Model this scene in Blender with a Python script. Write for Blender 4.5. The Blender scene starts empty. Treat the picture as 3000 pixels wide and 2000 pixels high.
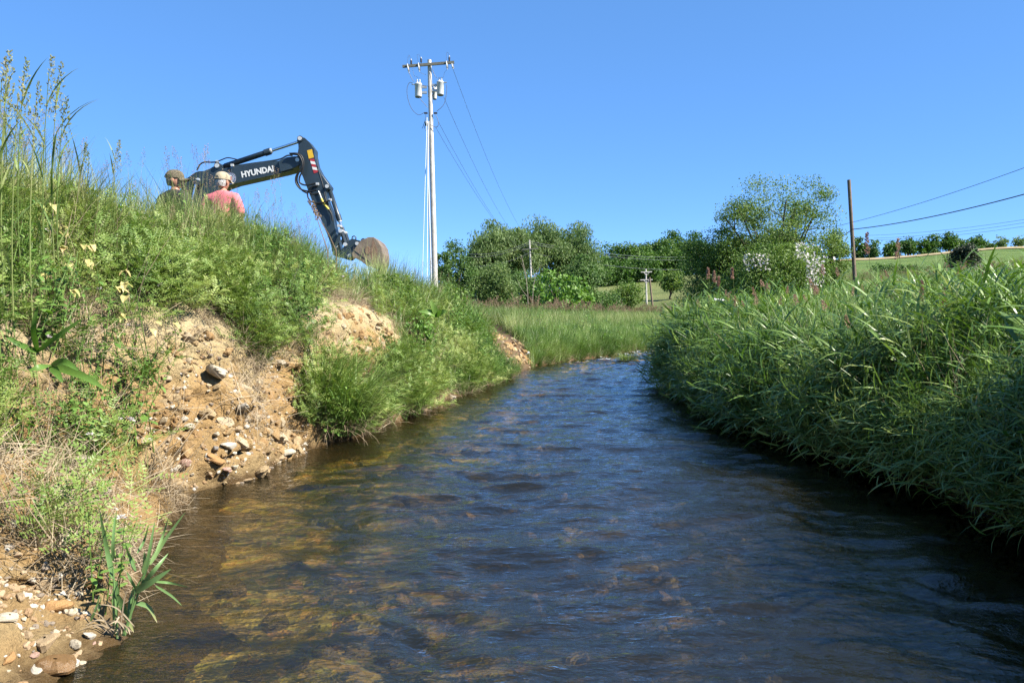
import bpy, math, random
import numpy as np
from mathutils import Vector
from mathutils.bvhtree import BVHTree

R = math.radians
scene = bpy.context.scene
COL = scene.collection
rng = np.random.default_rng(7)

# ------------------------------------------------------------------ camera
CAM_H, FPX, HORIZON = 1.35, 2298.0, 915.0
PITCH = math.atan((1000 - HORIZON) / FPX)
cam_data = bpy.data.cameras.new('camera')
cam_data.sensor_width = 36.0
cam_data.lens = FPX / 3000.0 * 36.0
cam_data.clip_start = 0.05
cam_data.clip_end = 9000
cam = bpy.data.objects.new('camera', cam_data)
cam.location = (0, 0, CAM_H)
cam.rotation_euler = (R(90) - PITCH, 0, 0)
COL.objects.link(cam)
scene.camera = cam

# ------------------------------------------------------------------ sky, sun, exposure
SUN_EL, SUN_ROT = R(43), R(114)
world = bpy.data.worlds.new('World')
scene.world = world
world.use_nodes = True
wn = world.node_tree
for n in list(wn.nodes):
    wn.nodes.remove(n)
sky = wn.nodes.new('ShaderNodeTexSky')
sky.sky_type = 'NISHITA'
sky.sun_disc = False
sky.sun_elevation = SUN_EL
sky.sun_rotation = SUN_ROT
sky.air_density = 0.35
sky.dust_density = 0.0
sky.altitude = 3000
sky.ozone_density = 4.0
bg = wn.nodes.new('ShaderNodeBackground')
bg.inputs['Strength'].default_value = 0.15
wo = wn.nodes.new('ShaderNodeOutputWorld')
hsv = wn.nodes.new('ShaderNodeHueSaturation')
hsv.inputs['Saturation'].default_value = 1.7
hsv.inputs['Value'].default_value = 1.86
hsv.inputs['Hue'].default_value = 0.507
gam = wn.nodes.new('ShaderNodeGamma')          # a camera's softer response to the sky
gam.inputs['Gamma'].default_value = 0.45
wn.links.new(sky.outputs[0], gam.inputs['Color'])
wn.links.new(gam.outputs[0], hsv.inputs['Color'])
wn.links.new(hsv.outputs[0], bg.inputs['Color'])
wn.links.new(bg.outputs[0], wo.inputs['Surface'])

sun_dir = Vector((math.sin(SUN_ROT) * math.cos(SUN_EL), math.cos(SUN_ROT) * math.cos(SUN_EL), math.sin(SUN_EL)))
sl = bpy.data.lights.new('sun', 'SUN')
sl.energy = 5.0
sl.angle = R(0.53)
sl.color = (1.0, 0.945, 0.84)
so = bpy.data.objects.new('sun', sl)
so.rotation_euler = sun_dir.to_track_quat('Z', 'Y').to_euler()
COL.objects.link(so)

vs = scene.view_settings
vs.view_transform = 'Standard'
vs.look = 'None'
vs.gamma = 1.0
vs.exposure = 1.45
vs.use_curve_mapping = False
scene.render.engine = 'CYCLES'
scene.cycles.use_adaptive_sampling = True
scene.cycles.adaptive_threshold = 0.01
scene.cycles.adaptive_min_samples = 10
scene.cycles.use_denoising = True
scene.cycles.denoiser = 'OPENIMAGEDENOISE'
scene.cycles.denoising_prefilter = 'NONE'
scene.cycles.max_bounces = 4
scene.cycles.diffuse_bounces = 1
scene.cycles.glossy_bounces = 2
scene.cycles.transparent_max_bounces = 4
scene.cycles.transmission_bounces = 3
scene.cycles.caustics_reflective = False
scene.cycles.caustics_refractive = False

# ------------------------------------------------------------------ helpers
def ray(px, py):
    return np.array([(px - 1500) / FPX, math.cos(PITCH) + math.sin(PITCH) * (1000 - py) / FPX,
                     -math.sin(PITCH) + math.cos(PITCH) * (1000 - py) / FPX])

def at(px, py, Y):
    d = ray(px, py)
    return np.array([0, 0, CAM_H]) + d * (Y / d[1])

def project(P):
    P = np.asarray(P, float)
    y, z = P[:, 1], P[:, 2] - CAM_H
    f = y * math.cos(PITCH) - z * math.sin(PITCH)
    u = y * math.sin(PITCH) + z * math.cos(PITCH)
    f = np.where(f < 0.05, 0.05, f)
    return 1500 + FPX * P[:, 0] / f, 1000 - FPX * u / f

def in_poly(px, py, poly):
    inside = np.zeros(len(px), bool)
    n = len(poly)
    for i in range(n):
        x1, y1 = poly[i]; x2, y2 = poly[(i + 1) % n]
        if y1 == y2:
            continue
        c = ((y1 > py) != (y2 > py)) & (px < (x2 - x1) * (py - y1) / (y2 - y1) + x1)
        inside ^= c
    return inside

def _hash(ix, iy, iz, seed):
    h = (ix.astype(np.int64) * 374761393 + iy.astype(np.int64) * 668265263 + iz.astype(np.int64) * 2147483647 + seed * 1274126177) & 0xFFFFFFFF
    h = ((h ^ (h >> 13)) * 1274126177) & 0xFFFFFFFF
    h = h ^ (h >> 16)
    return (h & 0xFFFF) / 65535.0

def vnoise(x, y, z=0.0, seed=0):
    x, y, z = np.broadcast_arrays(np.asarray(x, float), np.asarray(y, float), np.asarray(z, float))
    ix, iy, iz = np.floor(x), np.floor(y), np.floor(z)
    fx, fy, fz = x - ix, y - iy, z - iz
    fx, fy, fz = [f * f * f * (f * (f * 6 - 15) + 10) for f in (fx, fy, fz)]
    r = 0
    for dx in (0, 1):
        for dy in (0, 1):
            for dz in (0, 1):
                w = (fx if dx else 1 - fx) * (fy if dy else 1 - fy) * (fz if dz else 1 - fz)
                r = r + w * _hash(ix + dx, iy + dy, iz + dz, seed)
    return r * 2 - 1

def fbm(x, y, z=0.0, octv=4, seed=0):
    a, s, r = 1.0, 1.0, 0
    for i in range(octv):
        r = r + a * vnoise(np.asarray(x) * s + i * 17.3, np.asarray(y) * s + i * 9.1, np.asarray(z) * s, seed + i)
        a *= 0.5; s *= 2.03
    return r

class MB:
    """collects geometry for one mesh object"""
    def __init__(self):
        self.V, self.F, self.M, self.T, self.n = [], [], [], [], 0
    def add(self, V, F, mat=0, tint=0.5):
        V = np.asarray(V, float).reshape(-1, 3)
        self.V.append(V)
        t = np.full(len(V), tint) if np.isscalar(tint) else np.asarray(tint, float)
        self.T.append(t)
        if isinstance(F, np.ndarray):
            self.F.append(F + self.n); self.M.append(np.full(len(F), mat))
        else:
            for f in F:
                self.F.append(np.array([f]) + self.n); self.M.append(np.array([mat]))
        self.n += len(V)
        return self
    def box(self, c, size, mat=0, rot=None):
        s = np.array(size) / 2
        V = np.array([[x, y, z] for x in (-1, 1) for y in (-1, 1) for z in (-1, 1)]) * s
        if rot is not None:
            V = V @ np.asarray(rot).T
        F = np.array([[0, 1, 3, 2], [4, 6, 7, 5], [0, 4, 5, 1], [2, 3, 7, 6], [0, 2, 6, 4], [1, 5, 7, 3]])
        return self.add(V + np.array(c), F, mat)
    def tube(self, pts, rad, n=8, mat=0, cap=True, tint=0.5):
        P = np.asarray(pts, float)
        r = np.full(len(P), rad) if np.isscalar(rad) else np.asarray(rad, float)
        T = np.gradient(P, axis=0)
        T /= np.linalg.norm(T, axis=1)[:, None] + 1e-9
        ref = np.array([0, 0, 1.0]) if abs(T[0][2]) < 0.9 else np.array([1.0, 0, 0])
        a = np.cross(T[0], ref); a /= np.linalg.norm(a)
        V = []
        ang = np.linspace(0, 2 * math.pi, n, endpoint=False)
        for i in range(len(P)):
            a = a - T[i] * a.dot(T[i]); a /= np.linalg.norm(a) + 1e-9
            b = np.cross(T[i], a)
            V.append(P[i] + r[i] * (np.cos(ang)[:, None] * a + np.sin(ang)[:, None] * b))
        V = np.vstack(V)
        F = []
        for i in range(len(P) - 1):
            for k in range(n):
                F.append([i * n + k, i * n + (k + 1) % n, (i + 1) * n + (k + 1) % n, (i + 1) * n + k])
        self.add(V, np.array(F), mat, tint)
        if cap:
            self.add(V[:n], [list(range(n))[::-1]], mat, tint)
            self.add(V[-n:], [list(range(n))], mat, tint)
        return self
    def cyl(self, p0, p1, r, n=14, mat=0):
        return self.tube([p0, p1], r, n, mat)
    def prism(self, poly, y0, y1, mat=0, bevel=0.0):
        """polygon in XZ extruded along Y (front y0 .. back y1)"""
        P = np.asarray(poly, float); n = len(P)
        if bevel:
            c = P.mean(0); d = P - c
            Pi = c + d * (1 - bevel / (np.linalg.norm(d, axis=1)[:, None] + 1e-9))
            b = min(bevel, abs(y1 - y0) * 0.3) * np.sign(y1 - y0)
            rings = [(Pi, y0), (P, y0 + b), (P, y1 - b), (Pi, y1)]
        else:
            rings = [(P, y0), (P, y1)]
        V = np.vstack([np.c_[r[:, 0], np.full(n, y), r[:, 1]] for r, y in rings])
        F = []
        for k in range(len(rings) - 1):
            F += [[k * n + i, k * n + (i + 1) % n, (k + 1) * n + (i + 1) % n, (k + 1) * n + i] for i in range(n)]
        self.add(V, np.array(F), mat)
        self.add(V[:n], [list(range(n))], mat)
        self.add(V[-n:], [list(range(n))[::-1]], mat)
        return self
    def lathe(self, prof, c=(0, 0, 0), n=20, mat=0):
        ang = np.linspace(0, 2 * math.pi, n, endpoint=False)
        V = np.vstack([np.c_[r * np.cos(ang), r * np.sin(ang), np.full(n, z)] for r, z in prof]) + np.array(c)
        F = [[i * n + k, i * n + (k + 1) % n, (i + 1) * n + (k + 1) % n, (i + 1) * n + k] for i in range(len(prof) - 1) for k in range(n)]
        return self.add(V, np.array(F), mat)
    def blades(self, base, az, L, W, lean, curl, segs=4, mat=0, tint=0.5, wprof=None, twist=0.0):
        """many grass blades at once; base (n,3)"""
        base = np.asarray(base, float).reshape(-1, 3); n = len(base)
        az, L, W, lean, curl, twist = [np.broadcast_to(np.asarray(v, float), (n,)) for v in (az, L, W, lean, curl, twist)]
        tint = np.broadcast_to(np.asarray(tint, float), (n,))
        pos = base.copy(); rows = []
        for i in range(segs + 1):
            t = i / segs
            w = (min(1, 0.45 + 2.2 * t) * (1 - t ** 2.2) + 0.03) if wprof is None else wprof(t)
            tw = twist * t
            sx = np.c_[-np.sin(az + tw), np.cos(az + tw), 0.25 * np.sin(tw * 2)]
            rows.append(np.stack([pos - sx * (W * w / 2)[:, None], pos + sx * (W * w / 2)[:, None]], 1))
            th = lean + curl * (t + 0.5 / segs)
            pos = pos + np.c_[np.cos(az) * np.sin(th), np.sin(az) * np.sin(th), np.cos(th)] * (L / segs)[:, None]
        V = np.stack(rows, 1).reshape(n, -1, 3)
        m = V.shape[1]
        f = np.array([[2 * i, 2 * i + 1, 2 * i + 3, 2 * i + 2] for i in range(segs)])
        F = (f[None] + (np.arange(n) * m)[:, None, None]).reshape(-1, 4)
        self.add(V.reshape(-1, 3), F, mat, np.repeat(tint, m))
        return pos
    def leaves(self, base, d, nrm, L, W, mat=0, tint=0.5, cup=0.12):
        """rhombic leaves with a fold; base (n,3) dir (n,3) normal (n,3)"""
        base = np.asarray(base, float).reshape(-1, 3); n = len(base)
        d = np.broadcast_to(np.asarray(d, float), (n, 3)); d = d / (np.linalg.norm(d, axis=1)[:, None] + 1e-9)
        s = np.cross(d, np.broadcast_to(np.asarray(nrm, float), (n, 3))); s = s / (np.linalg.norm(s, axis=1)[:, None] + 1e-9)
        up = np.cross(s, d)
        L = np.broadcast_to(np.asarray(L, float), (n,))[:, None]; W = np.broadcast_to(np.asarray(W, float), (n,))[:, None]
        tint = np.broadcast_to(np.asarray(tint, float), (n,))
        V = np.stack([base, base + d * L * 0.45 + s * W / 2 + up * W * cup, base + d * L, base + d * L * 0.45 - s * W / 2 + up * W * cup], 1)
        F = np.arange(n * 4).reshape(n, 4)
        return self.add(V.reshape(-1, 3), F, mat, np.repeat(tint, 4))
    def mesh(self, name, mats, smooth=False):
        V = np.vstack(self.V)
        me = bpy.data.meshes.new(name)
        tot = np.concatenate([np.full(len(f), f.shape[1]) for f in self.F])
        loops = np.concatenate([f.ravel() for f in self.F])
        me.vertices.add(len(V)); me.vertices.foreach_set('co', V.astype(np.float32).ravel())
        me.loops.add(len(loops)); me.loops.foreach_set('vertex_index', loops.astype(np.int32))
        me.polygons.add(len(tot))
        me.polygons.foreach_set('loop_start', np.r_[0, np.cumsum(tot)[:-1]].astype(np.int32))
        me.polygons.foreach_set('material_index', np.concatenate(self.M).astype(np.int32))
        me.polygons.foreach_set('use_smooth', np.full(len(tot), smooth))
        a = me.attributes.new('tint', 'FLOAT', 'POINT'); a.data.foreach_set('value', np.concatenate(self.T).astype(np.float32))
        for m in (mats if isinstance(mats, (list, tuple)) else [mats]):
            me.materials.append(m)
        me.update(calc_edges=True); me.validate()
        return me
    def build(self, name, mats, parent=None, smooth=False):
        return link(name, self.mesh(name, mats, smooth), parent)

def link(name, me, parent=None):
    o = bpy.data.objects.new(name, me); COL.objects.link(o)
    if parent is not None:
        o.parent = parent
    return o

def tag(o, label=None, cat=None, group=None, kind=None):
    if label: o['label'] = label
    if cat: o['category'] = cat
    if group: o['group'] = group
    if kind: o['kind'] = kind
    return o

def empty(name, loc=(0, 0, 0), rz=0.0):
    o = bpy.data.objects.new(name, None); COL.objects.link(o)
    o.location = loc; o.rotation_euler = (0, 0, rz); o.empty_display_size = 0.1
    return o

def sheet(X, Y, Z):
    h, w = X.shape
    V = np.c_[X.ravel(), Y.ravel(), Z.ravel()]
    i, j = np.meshgrid(np.arange(h - 1), np.arange(w - 1), indexing='ij')
    a = (i * w + j).ravel()
    return V, np.c_[a, a + 1, a + w + 1, a + w]

# ------------------------------------------------------------------ materials
def nt(name):
    m = bpy.data.materials.new(name); m.use_nodes = True
    t = m.node_tree
    for n in list(t.nodes): t.nodes.remove(n)
    out = t.nodes.new('ShaderNodeOutputMaterial')
    return m, t, out

def nd(t, typ, **kw):
    n = t.nodes.new(typ)
    for k, v in kw.items():
        if k.startswith('i_'):
            n.inputs[k[2:].replace('_', ' ')].default_value = v
        else:
            setattr(n, k, v)
    return n

def ramp(t, fac, stops):
    r = t.nodes.new('ShaderNodeValToRGB')
    els = r.color_ramp.elements
    while len(els) < len(stops): els.new(0.5)
    for e, (p, c) in zip(els, stops):
        e.position = p; e.color = (*c, 1)
    t.links.new(fac, r.inputs[0])
    return r.outputs[0]

def noise(t, scale, detail=4, rough=0.55, vec=None, dist=0.0):
    n = nd(t, 'ShaderNodeTexNoise')
    n.inputs['Scale'].default_value = scale; n.inputs['Detail'].default_value = detail
    n.inputs['Roughness'].default_value = rough; n.inputs['Distortion'].default_value = dist
    if vec is not None: t.links.new(vec, n.inputs['Vector'])
    return n.outputs['Fac']

def math_n(t, op, a, b=None):
    n = nd(t, 'ShaderNodeMath', operation=op)
    for i, v in enumerate((a, b)):
        if v is None: continue
        if isinstance(v, (int, float)): n.inputs[i].default_value = v
        else: t.links.new(v, n.inputs[i])
    return n.outputs[0]

ALB = 0.74   # keeps base colours at real-world values for this exposure
def mat_plain(name, col, rough=0.6, metal=0.0, spec=0.5, var=0.15, nscale=8.0, bump=0.0, bscale=40.0):
    m, t, out = nt(name)
    p = nd(t, 'ShaderNodeBsdfPrincipled')
    tc = nd(t, 'ShaderNodeTexCoord')
    f = noise(t, nscale, 5, 0.6, tc.outputs['Object'])
    c = np.array(col) * (ALB if metal < .9 else 1)
    cr = ramp(t, f, [(0.3, tuple(c * (1 - var))), (0.7, tuple(np.clip(c * (1 + var), 0, 1)))])
    t.links.new(cr, p.inputs['Base Color'])
    p.inputs['Roughness'].default_value = rough; p.inputs['Metallic'].default_value = metal
    p.inputs['Specular IOR Level'].default_value = spec
    if bump:
        b = nd(t, 'ShaderNodeBump'); b.inputs['Strength'].default_value = bump; b.inputs['Distance'].default_value = 0.01
        t.links.new(noise(t, bscale, 5, 0.6, tc.outputs['Object']), b.inputs['Height'])
        t.links.new(b.outputs[0], p.inputs['Normal'])
    t.links.new(p.outputs[0], out.inputs[0])
    return m

def mat_leaf(name, stops, transl=0.3, rough=0.45, spec=0.35, wscale=0.9, wamt=0.42, ramt=0.28):
    """foliage: colour by leaf tint, instance and a slow noise over the place"""
    m, t, out = nt(name)
    a = nd(t, 'ShaderNodeAttribute', attribute_name='tint')
    oi = nd(t, 'ShaderNodeObjectInfo')
    g = nd(t, 'ShaderNodeNewGeometry')
    w = noise(t, wscale, 1, 0.6, g.outputs['Position'])
    ta = 1.0 - wamt - ramt
    f = math_n(t, 'ADD', math_n(t, 'MULTIPLY', a.outputs['Fac'], ta), math_n(t, 'MULTIPLY', oi.outputs['Random'], ramt))
    ws = math_n(t, 'ADD', math_n(t, 'MULTIPLY', math_n(t, 'SUBTRACT', w, 0.5), 2.0), 0.5)
    f = math_n(t, 'ADD', f, math_n(t, 'MULTIPLY', ws, wamt))
    c = ramp(t, f, [(q, tuple(np.array(k) * 0.92)) for q, k in stops])
    p = nd(t, 'ShaderNodeBsdfPrincipled')
    p.inputs['Roughness'].default_value = rough; p.inputs['Specular IOR Level'].default_value = spec
    t.links.new(c, p.inputs['Base Color'])
    tr = nd(t, 'ShaderNodeBsdfTranslucent')
    hs = nd(t, 'ShaderNodeHueSaturation'); hs.inputs['Saturation'].default_value = 1.15; hs.inputs['Value'].default_value = 1.25
    t.links.new(c, hs.inputs['Color']); t.links.new(hs.outputs[0], tr.inputs['Color'])
    mx = nd(t, 'ShaderNodeMixShader'); mx.inputs[0].default_value = transl
    t.links.new(p.outputs[0], mx.inputs[1]); t.links.new(tr.outputs[0], mx.inputs[2])
    t.links.new(mx.outputs[0], out.inputs[0])
    return m

# leaf materials
M_VETCH = mat_leaf('vetch_leaf', [(0.12, (0.06, 0.125, 0.025)), (0.38, (0.15, 0.235, 0.05)), (0.62, (0.27, 0.34, 0.09)), (0.88, (0.46, 0.46, 0.19))])
M_GRASS = mat_leaf('grass_blade', [(0.12, (0.07, 0.135, 0.035)), (0.40, (0.18, 0.255, 0.07)), (0.64, (0.33, 0.36, 0.14)), (0.90, (0.58, 0.51, 0.30))])
M_REED = mat_leaf('reed_grass_blade', [(0.12, (0.03, 0.085, 0.014)), (0.40, (0.105, 0.195, 0.036)), (0.68, (0.215, 0.32, 0.075)), (0.95, (0.44, 0.44, 0.18))], rough=0.4, spec=0.45, transl=.24, wamt=.45, ramt=.25)
M_MEADOW = mat_leaf('meadow_blade', [(0.1, (0.08, 0.15, 0.035)), (0.5, (0.15, 0.22, 0.06)), (0.8, (0.27, 0.28, 0.10)), (0.97, (0.42, 0.34, 0.18))], wscale=0.25)
M_DRY = mat_leaf('dry_stem', [(0.1, (0.15, 0.11, 0.07)), (0.5, (0.30, 0.235, 0.155)), (0.9, (0.50, 0.42, 0.30))], transl=0.1, rough=0.7, spec=0.15)
M_SEED = mat_leaf('seed_head', [(0.1, (0.16, 0.12, 0.07)), (0.5, (0.30, 0.21, 0.14)), (0.9, (0.42, 0.31, 0.22))], transl=0.25, rough=0.7, spec=0.1)
M_SEEDPINK = mat_leaf('reed_seed_head', [(0.1, (0.22, 0.12, 0.085)), (0.5, (0.38, 0.23, 0.17)), (0.9, (0.50, 0.36, 0.26))], transl=0.25, rough=0.7, spec=0.1)
M_SEEDGREEN = mat_leaf('green_seed_head', [(0.1, (0.14, 0.19, 0.07)), (0.5, (0.26, 0.28, 0.12)), (0.9, (0.38, 0.34, 0.18))], transl=0.3, rough=0.6, spec=0.2)
M_BROAD = mat_leaf('broad_leaf', [(0.1, (0.055, 0.14, 0.025)), (0.5, (0.14, 0.25, 0.05)), (0.9, (0.26, 0.37, 0.10))])
M_YELLOW = mat_leaf('yellowing_leaf', [(0.1, (0.30, 0.34, 0.10)), (0.4, (0.46, 0.42, 0.16)), (0.7, (0.55, 0.42, 0.20)), (0.95, (0.48, 0.30, 0.15))], transl=0.3)
M_WHITEFL = mat_leaf('pale_petal', [(0.1, (0.62, 0.52, 0.55)), (0.9, (0.82, 0.80, 0.76))], transl=0.3)

# ------------------------------------------------------------------ land: heights
_gp = np.array([-2500, 0, 1000, 1500, 1750, 1900, 2050, 2300, 2500, 3000, 3800], float)
_gd = np.array([0, 20, 60, 100, 150, 200, 230, 300, 600, 4000], float)
_gz = np.array([
    [1.0, 1.2, 1.2, 1.0, 0.9, 0.9, 0.9, 1.0, 1.0, 1.0, 1.0],
    [1.0, 1.1, 1.2, 1.0, 0.9, 0.9, 0.9, 1.0, 1.0, 1.1, 1.2],
    [1.0, 1.1, 1.2, 0.9, 0.7, 0.7, 0.9, 1.9, 2.6, 3.4, 4.0],
    [1.0, 1.1, 1.3, 0.9, 0.7, 0.6, 1.3, 4.4, 5.8, 7.2, 8.0],
    [1.0, 1.2, 1.6, 2.0, 4.3, 4.0, 5.0, 8.6, 10.4, 12.6, 13.5],
    [1.0, 1.2, 2.0, 4.0, 8.3, 9.8, 11.0, 12.8, 15.0, 17.9, 18.8],
    [1.0, 1.2, 2.0, 4.0, 8.6, 10.2, 11.6, 14.0, 16.4, 19.6, 20.6],
    [1.0, 1.2, 2.0, 4.0, 8.0, 9.5, 10.5, 12.5, 14.5, 17.0, 18.0],
    [1.0, 1.0, 1.0, 2.0, 4.0, 5.0, 6.0, 6.0, 6.0, 7.0, 8.0],
    [0.0, 0.0, 0.0, 0.0, 0.0, 0.0, 0.0, 0.0, 0.0, 0.0, 0.0]])

def ground_z(x, y):
    """height of the land around the stream"""
    x = np.asarray(x, float); y = np.asarray(y, float)
    yy = np.maximum(y, 6.0)
    p = np.clip(1500 + FPX * x / yy, _gp[0], _gp[-1])
    d = np.clip(np.where(y < 0, 0, np.hypot(x * 0.25, np.maximum(y, 0))), 0, 3999)
    i = np.clip(np.searchsorted(_gp, p, side='right') - 1, 0, len(_gp) - 2)
    j = np.clip(np.searchsorted(_gd, d, side='right') - 1, 0, len(_gd) - 2)
    a = (p - _gp[i]) / (_gp[i + 1] - _gp[i]); b = (d - _gd[j]) / (_gd[j + 1] - _gd[j])
    a = a * a * (3 - 2 * a)
    z = (_gz[j, i] * (1 - a) + _gz[j, i + 1] * a) * (1 - b) + (_gz[j + 1, i] * (1 - a) + _gz[j + 1, i + 1] * a) * b
    return z + 0.05 * fbm(x * 0.25, y * 0.25, 0, 2, 3)

_ly = [-30, -3, 0, 2.0, 2.86, 3.2, 3.7, 4.3, 5.04, 5.7, 6.1, 6.5, 6.8, 7.5, 8.2, 9.1, 10.4, 12.3, 15, 17.5, 19.3, 20.2, 21.4, 24, 29.5, 34, 40, 60]
_lx = [-1.9, -1.75, -1.75, -1.72, -1.66, -1.58, -1.80, -2.0, -2.17, -2.36, -2.2, -2.04, -2.12, -1.98, -1.74, -1.54, -1.25, -.93, -.22, .15, .55, .85, 1.45, 3.0, 5.5, 8.4, 12.5, 30]
_ry = [-30, 0, 3, 5, 6.5, 8.6, 12, 17, 20, 24, 29.5, 34, 40, 60]
_rx = [3.5, 3.4, 3.3, 3.28, 3.05, 2.85, 3.05, 3.75, 4.6, 6.3, 9.2, 12.6, 17.5, 36]
def XL(y): return np.interp(y, _ly, _lx)
def XR(y): return np.interp(y, _ry, _rx)

# ------------------------------------------------------------------ left bank
_pk = {
    -30: [(-.9, -.35), (0, -.02), (.35, .10), (.75, .22), (1.15, .5), (1.6, 1.05), (2.4, 1.5), (3.4, 1.7), (4.6, 1.6), (7.5, 1.4)],
    2.2: [(-.9, -.35), (0, -.02), (.35, .12), (.75, .24), (1.15, .52), (1.6, 1.15), (2.3, 1.82), (3.0, 2.05), (4.4, 1.7), (7.5, 1.5)],
    4.2: [(-.9, -.35), (0, -.02), (.16, .15), (.40, .30), (.78, .68), (1.12, 1.2), (1.75, 1.84), (2.5, 2.15), (3.8, 1.7), (7.5, 1.5)],
    5.5: [(-.9, -.4), (0, -.02), (.08, .2), (.2, .5), (.33, .85), (.52, 1.2), (1.1, 1.70), (2.0, 2.15), (3.2, 1.65), (7.5, 1.5)],
    6.5: [(-.9, -.4), (0, -.02), (.07, .2), (.18, .5), (.30, .85), (.46, 1.25), (1.1, 1.72), (1.95, 2.16), (3.0, 1.6), (7.5, 1.5)],
    6.9: [(-.9, -.4), (0, -.02), (.12, .2), (.30, .5), (.48, .85), (.62, 1.15), (1.2, 1.66), (1.95, 2.14), (2.9, 1.58), (7.5, 1.5)],
    8.0: [(-.9, -.4), (0, -.02), (.1, .2), (.25, .5), (.43, .9), (.65, 1.2), (1.2, 1.66), (1.85, 2.13), (2.7, 1.55), (7.5, 1.5)],
    9.6: [(-.9, -.4), (0, -.02), (.15, .2), (.3, .5), (.42, .9), (.6, 1.35), (1.15, 1.70), (1.75, 2.10), (2.5, 1.52), (7.5, 1.45)],
    10.6: [(-.9, -.4), (0, -.02), (.15, .2), (.3, .5), (.45, .9), (.7, 1.35), (1.2, 1.6), (1.8, 1.82), (2.5, 1.48), (7.5, 1.4)],
    11.4: [(-.9, -.4), (0, -.02), (.17, .2), (.35, .5), (.55, .88), (.8, 1.28), (1.3, 1.5), (2.0, 1.66), (3.0, 1.5), (7.5, 1.35)],
    13.: [(-.9, -.4), (0, -.02), (.2, .2), (.45, .45), (.75, .85), (1.1, 1.25), (1.6, 1.5), (2.4, 1.72), (3.6, 1.6), (7.5, 1.3)],
    16.: [(-.9, -.4), (0, -.02), (.2, .2), (.5, .45), (.8, .78), (1.2, 1.12), (1.8, 1.36), (2.8, 1.55), (4.0, 1.5), (7.5, 1.2)],
    20.: [(-.9, -.4), (0, -.02), (.15, .2), (.3, .35), (.6, .5), (1., .64), (1.8, .85), (3., 1.05), (4.5, 1.1), (7.5, 1.0)],
    24.: [(-.9, -.4), (0, -.02), (.2, .2), (.4, .36), (.7, .46), (1.1, .54), (1.8, .6), (3., .7), (4.5, .8), (7.5, .9)],
    60.: [(-.9, -.4), (0, -.02), (.2, .2), (.4, .36), (.7, .46), (1.1, .54), (1.8, .6), (3., .7), (4.5, .8), (7.5, .9)]}
_pky = np.array(sorted(_pk)); _pkv = np.array([_pk[k] for k in sorted(_pk)])

def bank_rows():
    return np.concatenate([np.arange(-12, 1.5, 0.25), np.arange(1.5, 2.4, 0.06), np.arange(2.4, 11, 0.032), np.arange(11, 22, 0.08), np.arange(22, 60.1, 0.4)])

yr = bank_rows()
ctl = np.stack([np.stack([np.interp(yr, _pky, _pkv[:, k, c]) for c in (0, 1)], -1) for k in range(10)], 1)
tt = np.concatenate([np.linspace(0, 1, 9, endpoint=False), np.linspace(1, 5, 60, endpoint=False), np.linspace(5, 6, 12, endpoint=False), np.linspace(6, 7, 10, endpoint=False), np.linspace(7, 8, 10, endpoint=False), np.linspace(8, 9, 10)])
ti = np.minimum(tt.astype(int), 8); tf = tt - ti
S = ctl[:, ti, 0] * (1 - tf) + ctl[:, ti + 1, 0] * tf
Z = ctl[:, ti, 1] * (1 - tf) + ctl[:, ti + 1, 1] * tf
ker = np.array([1, 2, 3, 2, 1]) / 9.0
for arr in (S, Z):
    pad = np.pad(arr, ((0, 0), (2, 2)), mode='edge')
    arr[:] = sum(ker[k] * pad[:, k:k + arr.shape[1]] for k in range(5))
YY = np.repeat(yr[:, None], len(tt), 1)
X = XL(YY) - S
gz = ground_z(X, YY)
w = np.clip((tt - 8) / 1.0, 0, 1)[None]
Z = Z * (1 - w) + (gz + 0.03) * w
# erosion: gullies down the face, lumps and crumbs
face = np.exp(-((tt - 3.2) / 1.9) ** 2)[None] * np.clip((26 - YY) / 6, 0, 1)
gul = fbm(YY * 2.1, Z * 0.5, 0, 3, 11)
lump = fbm(YY * 6, Z * 6, X * 6, 4, 21)
ridge = 1 - np.abs(fbm(YY * 9, Z * 4.5, X * 4, 3, 31))
rill = 1 - np.abs(vnoise(YY * 13 + Z * 2.5, Z * 1.6, 0, 35)) * 2
crack = np.clip(1 - np.abs(vnoise(YY * 5 + Z * 1.4, Z * 2.2, 0, 36)) * 9, 0, 1)
blocky = np.round(fbm(YY * 5, Z * 5, 0, 2, 37) * 3) / 3
off = face * (0.075 * gul + 0.045 * lump + 0.03 * (ridge - 0.6) + 0.03 * rill - 0.11 * crack + 0.075 * blocky)
X = X + off
Z = Z + face * 0.025 * lump + np.clip((tt - 5) / 2, 0, 1)[None] * 0.05 * fbm(X * 1.5, YY * 1.5, 0, 3, 41)
shelf = np.clip((tt - .8) / .5, 0, 1)[None] * np.clip((4.2 - tt) / 1, 0, 1)[None] * np.clip((4.6 - YY) / .8, 0, 1)
Z = Z + shelf * (.022 * fbm(X * 11, YY * 11, 0, 4, 44) + .02 * fbm(X * 3.5, YY * 3.5, 0, 2, 45))
BV, BF = sheet(X, YY, Z)

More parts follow.
